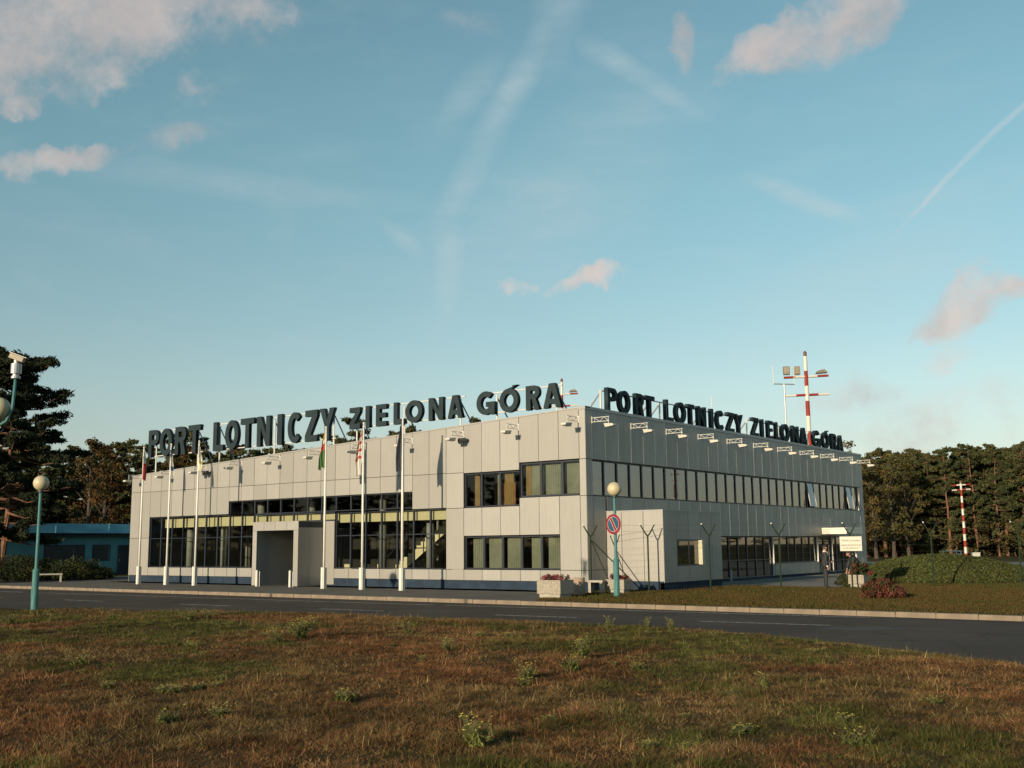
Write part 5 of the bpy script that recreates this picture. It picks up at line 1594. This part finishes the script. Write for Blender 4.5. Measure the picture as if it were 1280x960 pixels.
g_x = np.arange(-60, 33, .5); g_y = np.arange(-70, -12, .5)
GX, GY = np.meshgrid(g_x, g_y)
ins = inside(GX.ravel(), GY.ravel(), FIELD_POLY).reshape(GX.shape)
def edge_dist(px, py):
    d = np.full(len(px), 1e9)
    for (x0, y0), (x1, y1) in zip(ROAD_NEAR[:-1], ROAD_NEAR[1:]):
        ex, ey = x1 - x0, y1 - y0; L2 = ex * ex + ey * ey
        t = np.clip(((px - x0) * ex + (py - y0) * ey) / L2, 0, 1)
        d = np.minimum(d, np.hypot(px - x0 - t * ex, py - y0 - t * ey))
    return d
FIELD_M = ground_mat('field_soil', ((.074, .044, .022), (.050, .036, .016), (.10, .064, .033)), 0.6, 4.0, .95, .7, 18)
# field sheet: the road outline itself as its rim, inner grid carries the bumps
zz = field_z(GX.ravel(), GY.ravel()); ed_ = edge_dist(GX.ravel(), GY.ravel())
zz = np.where(ins.ravel(), np.minimum(zz, -.105 + ed_ * .12), -.19) + 0
zz = np.where(ins.ravel() & (ed_ < .3), -.112, zz)
i = np.arange(GX.size).reshape(GX.shape); a, b, c, d = i[:-1, :-1].ravel(), i[:-1, 1:].ravel(), i[1:, 1:].ravel(), i[1:, :-1].ravel()
o = link('field', np_mesh('field', np.c_[GX.ravel(), GY.ravel(), zz], np.concatenate([np.c_[a, b, c], np.c_[a, c, d]]), None, FIELD_M, True)); o['kind'] = 'structure'


def blades(n, rs, px, py, pz, hgt, wid, lean, cols):
    """one thin triangle per blade; arrays"""
    az = rs.uniform(0, 2 * PI, n); hv = hgt * rs.uniform(.5, 1.35, n); ln = lean * rs.uniform(.2, 1.6, n)
    la = rs.uniform(0, 2 * PI, n)
    ax, ay = np.cos(az) * wid, np.sin(az) * wid
    tip = np.c_[px + np.cos(la) * ln * hv, py + np.sin(la) * ln * hv, pz + hv]
    v = np.stack([np.c_[px - ax, py - ay, pz - .01], np.c_[px + ax, py + ay, pz - .01], tip], 1).reshape(-1, 3)
    return v, np.arange(n * 3).reshape(-1, 3), np.repeat(cols, 3, 0)


def grass():
    rs = np.random.RandomState(21)
    # sample in the wedge seen by the camera, denser near it
    n = 1600000
    dist = 7.0 + 31.0 * rs.rand(n) ** 1.25
    ang = YAW + rs.uniform(-.50, .50, n)
    px, py = CAM[0] - np.sin(ang) * dist, CAM[1] + np.cos(ang) * dist
    k = inside(px, py, FIELD_POLY) & (edge_dist(px, py) > .05 + .25 * rs.rand(n) ** 2)
    px, py, dist = px[k], py[k], dist[k]; n = len(px)
    tuft = vnoise(px, py, .22, 5); big = vnoise(px, py, 3.1, 6); mid = vnoise(px, py, 1.1, 7); fine = vnoise(px, py, .45, 12)
    keep = rs.rand(n) < .12 + 1.15 * tuft ** 1.3 * (.45 + 1.0 * mid)
    px, py, dist, tuft, big, mid, fine = (q[keep] for q in (px, py, dist, tuft, big, mid, fine)); n = len(px)
    green = np.clip((big - .44) * 3.0 + (mid - .5) * 2.2 + (fine - .5) * 1.2, 0, 1)
    dry = np.array([[.185, .088, .042], [.215, .118, .058], [.115, .056, .031], [.28, .185, .10], [.165, .072, .039]])[rs.randint(0, 5, n)]
    gr = np.array([[.082, .086, .024], [.105, .098, .030], [.058, .070, .020], [.13, .11, .040]])[rs.randint(0, 4, n)]
    hue = np.clip((vnoise(px, py, 1.5, 16) - .5) * 2.2 + .5, 0, 1)[:, None]
    dry = dry * (np.array([1.06, .86, .86]) * (1 - hue) + np.array([1.02, 1.12, 1.06]) * hue)
    pick = rs.rand(n) < (.10 + .80 * green)
    col = np.where(pick[:, None], gr, dry) * (rs.uniform(.6, 1.3, n) * (.55 + .9 * vnoise(px, py, .16, 14)) * (.7 + .6 * vnoise(px, py, .7, 15)))[:, None]
    h = .66 * (.022 + .060 * tuft * (.5 + fine) + .03 * np.clip(mid - .5, 0, 1)) * (1 + .15 * (~pick))
    tall = rs.rand(n) < .016; h = np.where(tall, h * 2.6, h)
    col = col * np.array([.82, .88, .86])
    v, t, c = blades(n, rs, px, py, np.minimum(field_z(px, py), -.105 + edge_dist(px, py) * .12) - .005, h, (.0026 + .00020 * dist), np.where(tall, .35, 1.7), col)
    o = link('dry_grass', np_mesh('dry_grass', v, t, c, attr_mat('blade', .85, .1, .1)))
    tag(o, 'rough autumn grass, brown and green, covering the near field', 'grass', kind='stuff')
    # short lawn on the other side of the road
    n = 170000
    px, py = rs.uniform(.3, 26, n), rs.uniform(-6.7, 13.5, n)
    k = inside(px, py, LAWN) & ~((px < 2.7) & (py > 1.3)); px, py = px[k], py[k]; n = len(px)
    b_ = vnoise(px, py, 1.6, 8); f_ = vnoise(px, py, .5, 9)
    pick = rs.rand(n) < .35 + .9 * (b_ - .3)
    col = np.where(pick[:, None], np.array([.050, .052, .015]), np.array([.082, .052, .021])) * rs.uniform(.7, 1.25, n)[:, None]
    v, t, c = blades(n, rs, px, py, np.zeros(n), .045 + .03 * f_, .014, .9, col)
    o = link('lawn_grass', np_mesh('lawn_grass', v, t, c, MATS['blade']))
    tag(o, 'short green lawn between the kerb and the terminal', 'grass', kind='stuff')
grass()


def weed(u, v, h, w, n_stem, fl, label, seed, flower=(.55, .46, .08), green=(.075, .085, .025), leafy=1.0, group='yellow flowering weeds in the near field'):
    r = pray(u, v); k = (-.08 - CAM[2]) / r[2]; x, y = CAM[0] + k * r[0], CAM[1] + k * r[1]
    z = float(field_z(np.array([x]), np.array([y]))[0])
    rs = random.Random(seed); t = thing('flowering_weed', (x, y, z), label, 'weed', group)
    segs = []; fp = []; lp = []
    for s in range(n_stem):
        a = rs.uniform(0, 2 * PI); R = w * rs.uniform(.2, 1.0); hh = h * rs.uniform(.55, 1.05)
        p0 = Vector((math.cos(a) * R * .15, math.sin(a) * R * .15, -.02)); p2 = Vector((math.cos(a) * R, math.sin(a) * R, hh)); p1 = p0.lerp(p2, .5) + Vector((0, 0, hh * .12))
        segs.append(([p0, p1, p2], [.005, .004, .002])); fp.append(p2)
        for b in range(rs.randint(2, 6)):
            q = p0.lerp(p2, rs.uniform(.5, .9)); e_ = q + Vector((rs.uniform(-.09, .09), rs.uniform(-.09, .09), rs.uniform(.03, .12)))
            segs.append(([q, q.lerp(e_, .5) + Vector((0, 0, .01)), e_], [.003, .0025, .0015])); fp.append(e_)
        for b in range(int(7 * leafy)):
            lp.append(p0.lerp(p2, rs.uniform(.05, .75)))
    m = MB()
    for p, rr in segs: m.tube(p, rr, 4, cap=False)
    m.build('stem', mat('weed_stem', (.085, .085, .03), .8), t)
    lv = np.array([tuple(p) for p in lp])
    vv, tt, cc = leaf_cloud(lv, np.full((len(lv), 3), .035), 3, (.035, .010), [green, tuple(g_ * 1.3 for g_ in green)], seed)
    link('leaves', np_mesh('leaves', vv, tt, cc, LEAF), t)['kind'] = 'stuff'
    if fl:
        fm_ = MB(); rs2 = random.Random(seed + 9)
        for p in fp:
            if rs2.random() > fl: continue
            q = p + Vector((rs2.uniform(-.01, .01), rs2.uniform(-.01, .01), .004)); s_ = rs2.uniform(.012, .024)
            for k2 in range(4):
                a = k2 * PI / 2 + rs2.random(); d_ = Vector((math.cos(a), math.sin(a), .45)) * s_; e2 = Vector((-math.sin(a), math.cos(a), 0)) * s_ * .45
                fm_.add([q, q + d_ * .6 + e2, q + d_ * 1.2, q + d_ * .6 - e2], [(0, 1, 2, 3)])
        fm_.build('flowers', mat('flower_%d' % int(flower[0] * 100), flower, .7), t)['kind'] = 'stuff'
    return t


W_SPEC = [(374, 801, .40, .42, 30, .8, 'dense pale yellow flowering weed clump left of centre near the road', .95), (345, 807, .30, .26, 12, .6, 'smaller yellow weed beside the dense clump left of centre', .8),
          (728, 828, .34, .36, 18, .5, 'tall yellow flowering weed right of centre in the greener grass', 1), (712, 842, .22, .26, 9, .45, 'low yellow weed in front of the tall one right of centre', 1),
          (597, 936, .26, .26, 15, .5, 'pale yellow weed at the bottom centre', 1), (760, 791, .30, .12, 6, .4, 'slender weed at the road edge, left of three right of centre', .6),
          (812, 791, .30, .14, 7, .4, 'slender weed at the road edge, middle of three', .6), (838, 792, .30, .16, 7, .4, 'slender weed at the road edge, right of three', .6),
          (235, 776, .30, .40, 16, .25, 'pale seeding weed clump at the road edge on the left', 1), (262, 775, .26, .36, 12, .25, 'wispy weed beside the seeding clump on the left road edge', 1),
          (510, 793, .24, .26, 7, .3, 'small yellow weed near the road at the picture middle left', .7), (1074, 938, .13, .24, 6, .35, 'low yellow weed in green grass at the lower right', 1.4),
          (955, 862, .22, .10, 3, .4, 'single thin yellow weed in the right half of the field', .5),
          (100, 832, .15, .35, 8, .3, 'low yellow weed patch at the left of the field', 1.2), (205, 908, .12, .22, 7, .1, 'leafy green weed at the lower left', 1.8),
          (140, 776, .16, .24, 8, .05, 'dark leafy weed near the left lamp post', 1.8), (12, 780, .26, .34, 14, .05, 'dark leafy weed at the left picture edge', 1.8)]
for k, (u, v, h, w, n, fl, lab, lf) in enumerate(W_SPEC): weed(u, v, h, w, n, fl, lab, 500 + k, leafy=lf)
SMALL = [weed(660, 850, .17, .20, 9, .45, 'small yellow green weed scattered in the near field', 700, leafy=1.3, group='small weeds scattered in the near field'),
         weed(430, 880, .11, .24, 10, .15, 'small yellow green weed scattered in the near field', 701, leafy=1.8, group='small weeds scattered in the near field'),
         weed(560, 818, .22, .16, 7, .5, 'small yellow green weed scattered in the near field', 702, leafy=1.0, group='small weeds scattered in the near field')]
rs = random.Random(90)
for k in range(34):
    if k % 3: u, v = rs.gauss(rs.choice((330, 700, 180)), 90), rs.uniform(785, 870)
    else: u, v = rs.uniform(-20, 1260), rs.uniform(800, 955)
    r = pray(u, v); q = (-.08 - CAM[2]) / r[2]; x, y = CAM[0] + q * r[0], CAM[1] + q * r[1]
    if not inside(np.array([x]), np.array([y]), FIELD_POLY)[0] or edge_dist(np.array([x]), np.array([y]))[0] < .4: continue
    o = copy_tree(SMALL[rs.randrange(3)])
    o.location = (x, y, float(field_z(np.array([x]), np.array([y]))[0])); o.rotation_euler = (0, 0, rs.uniform(0, 6.28))
    f_ = rs.uniform(.35, .75); o.scale = (f_ * 1.5, f_ * 1.3, f_ * rs.uniform(.55, .9))
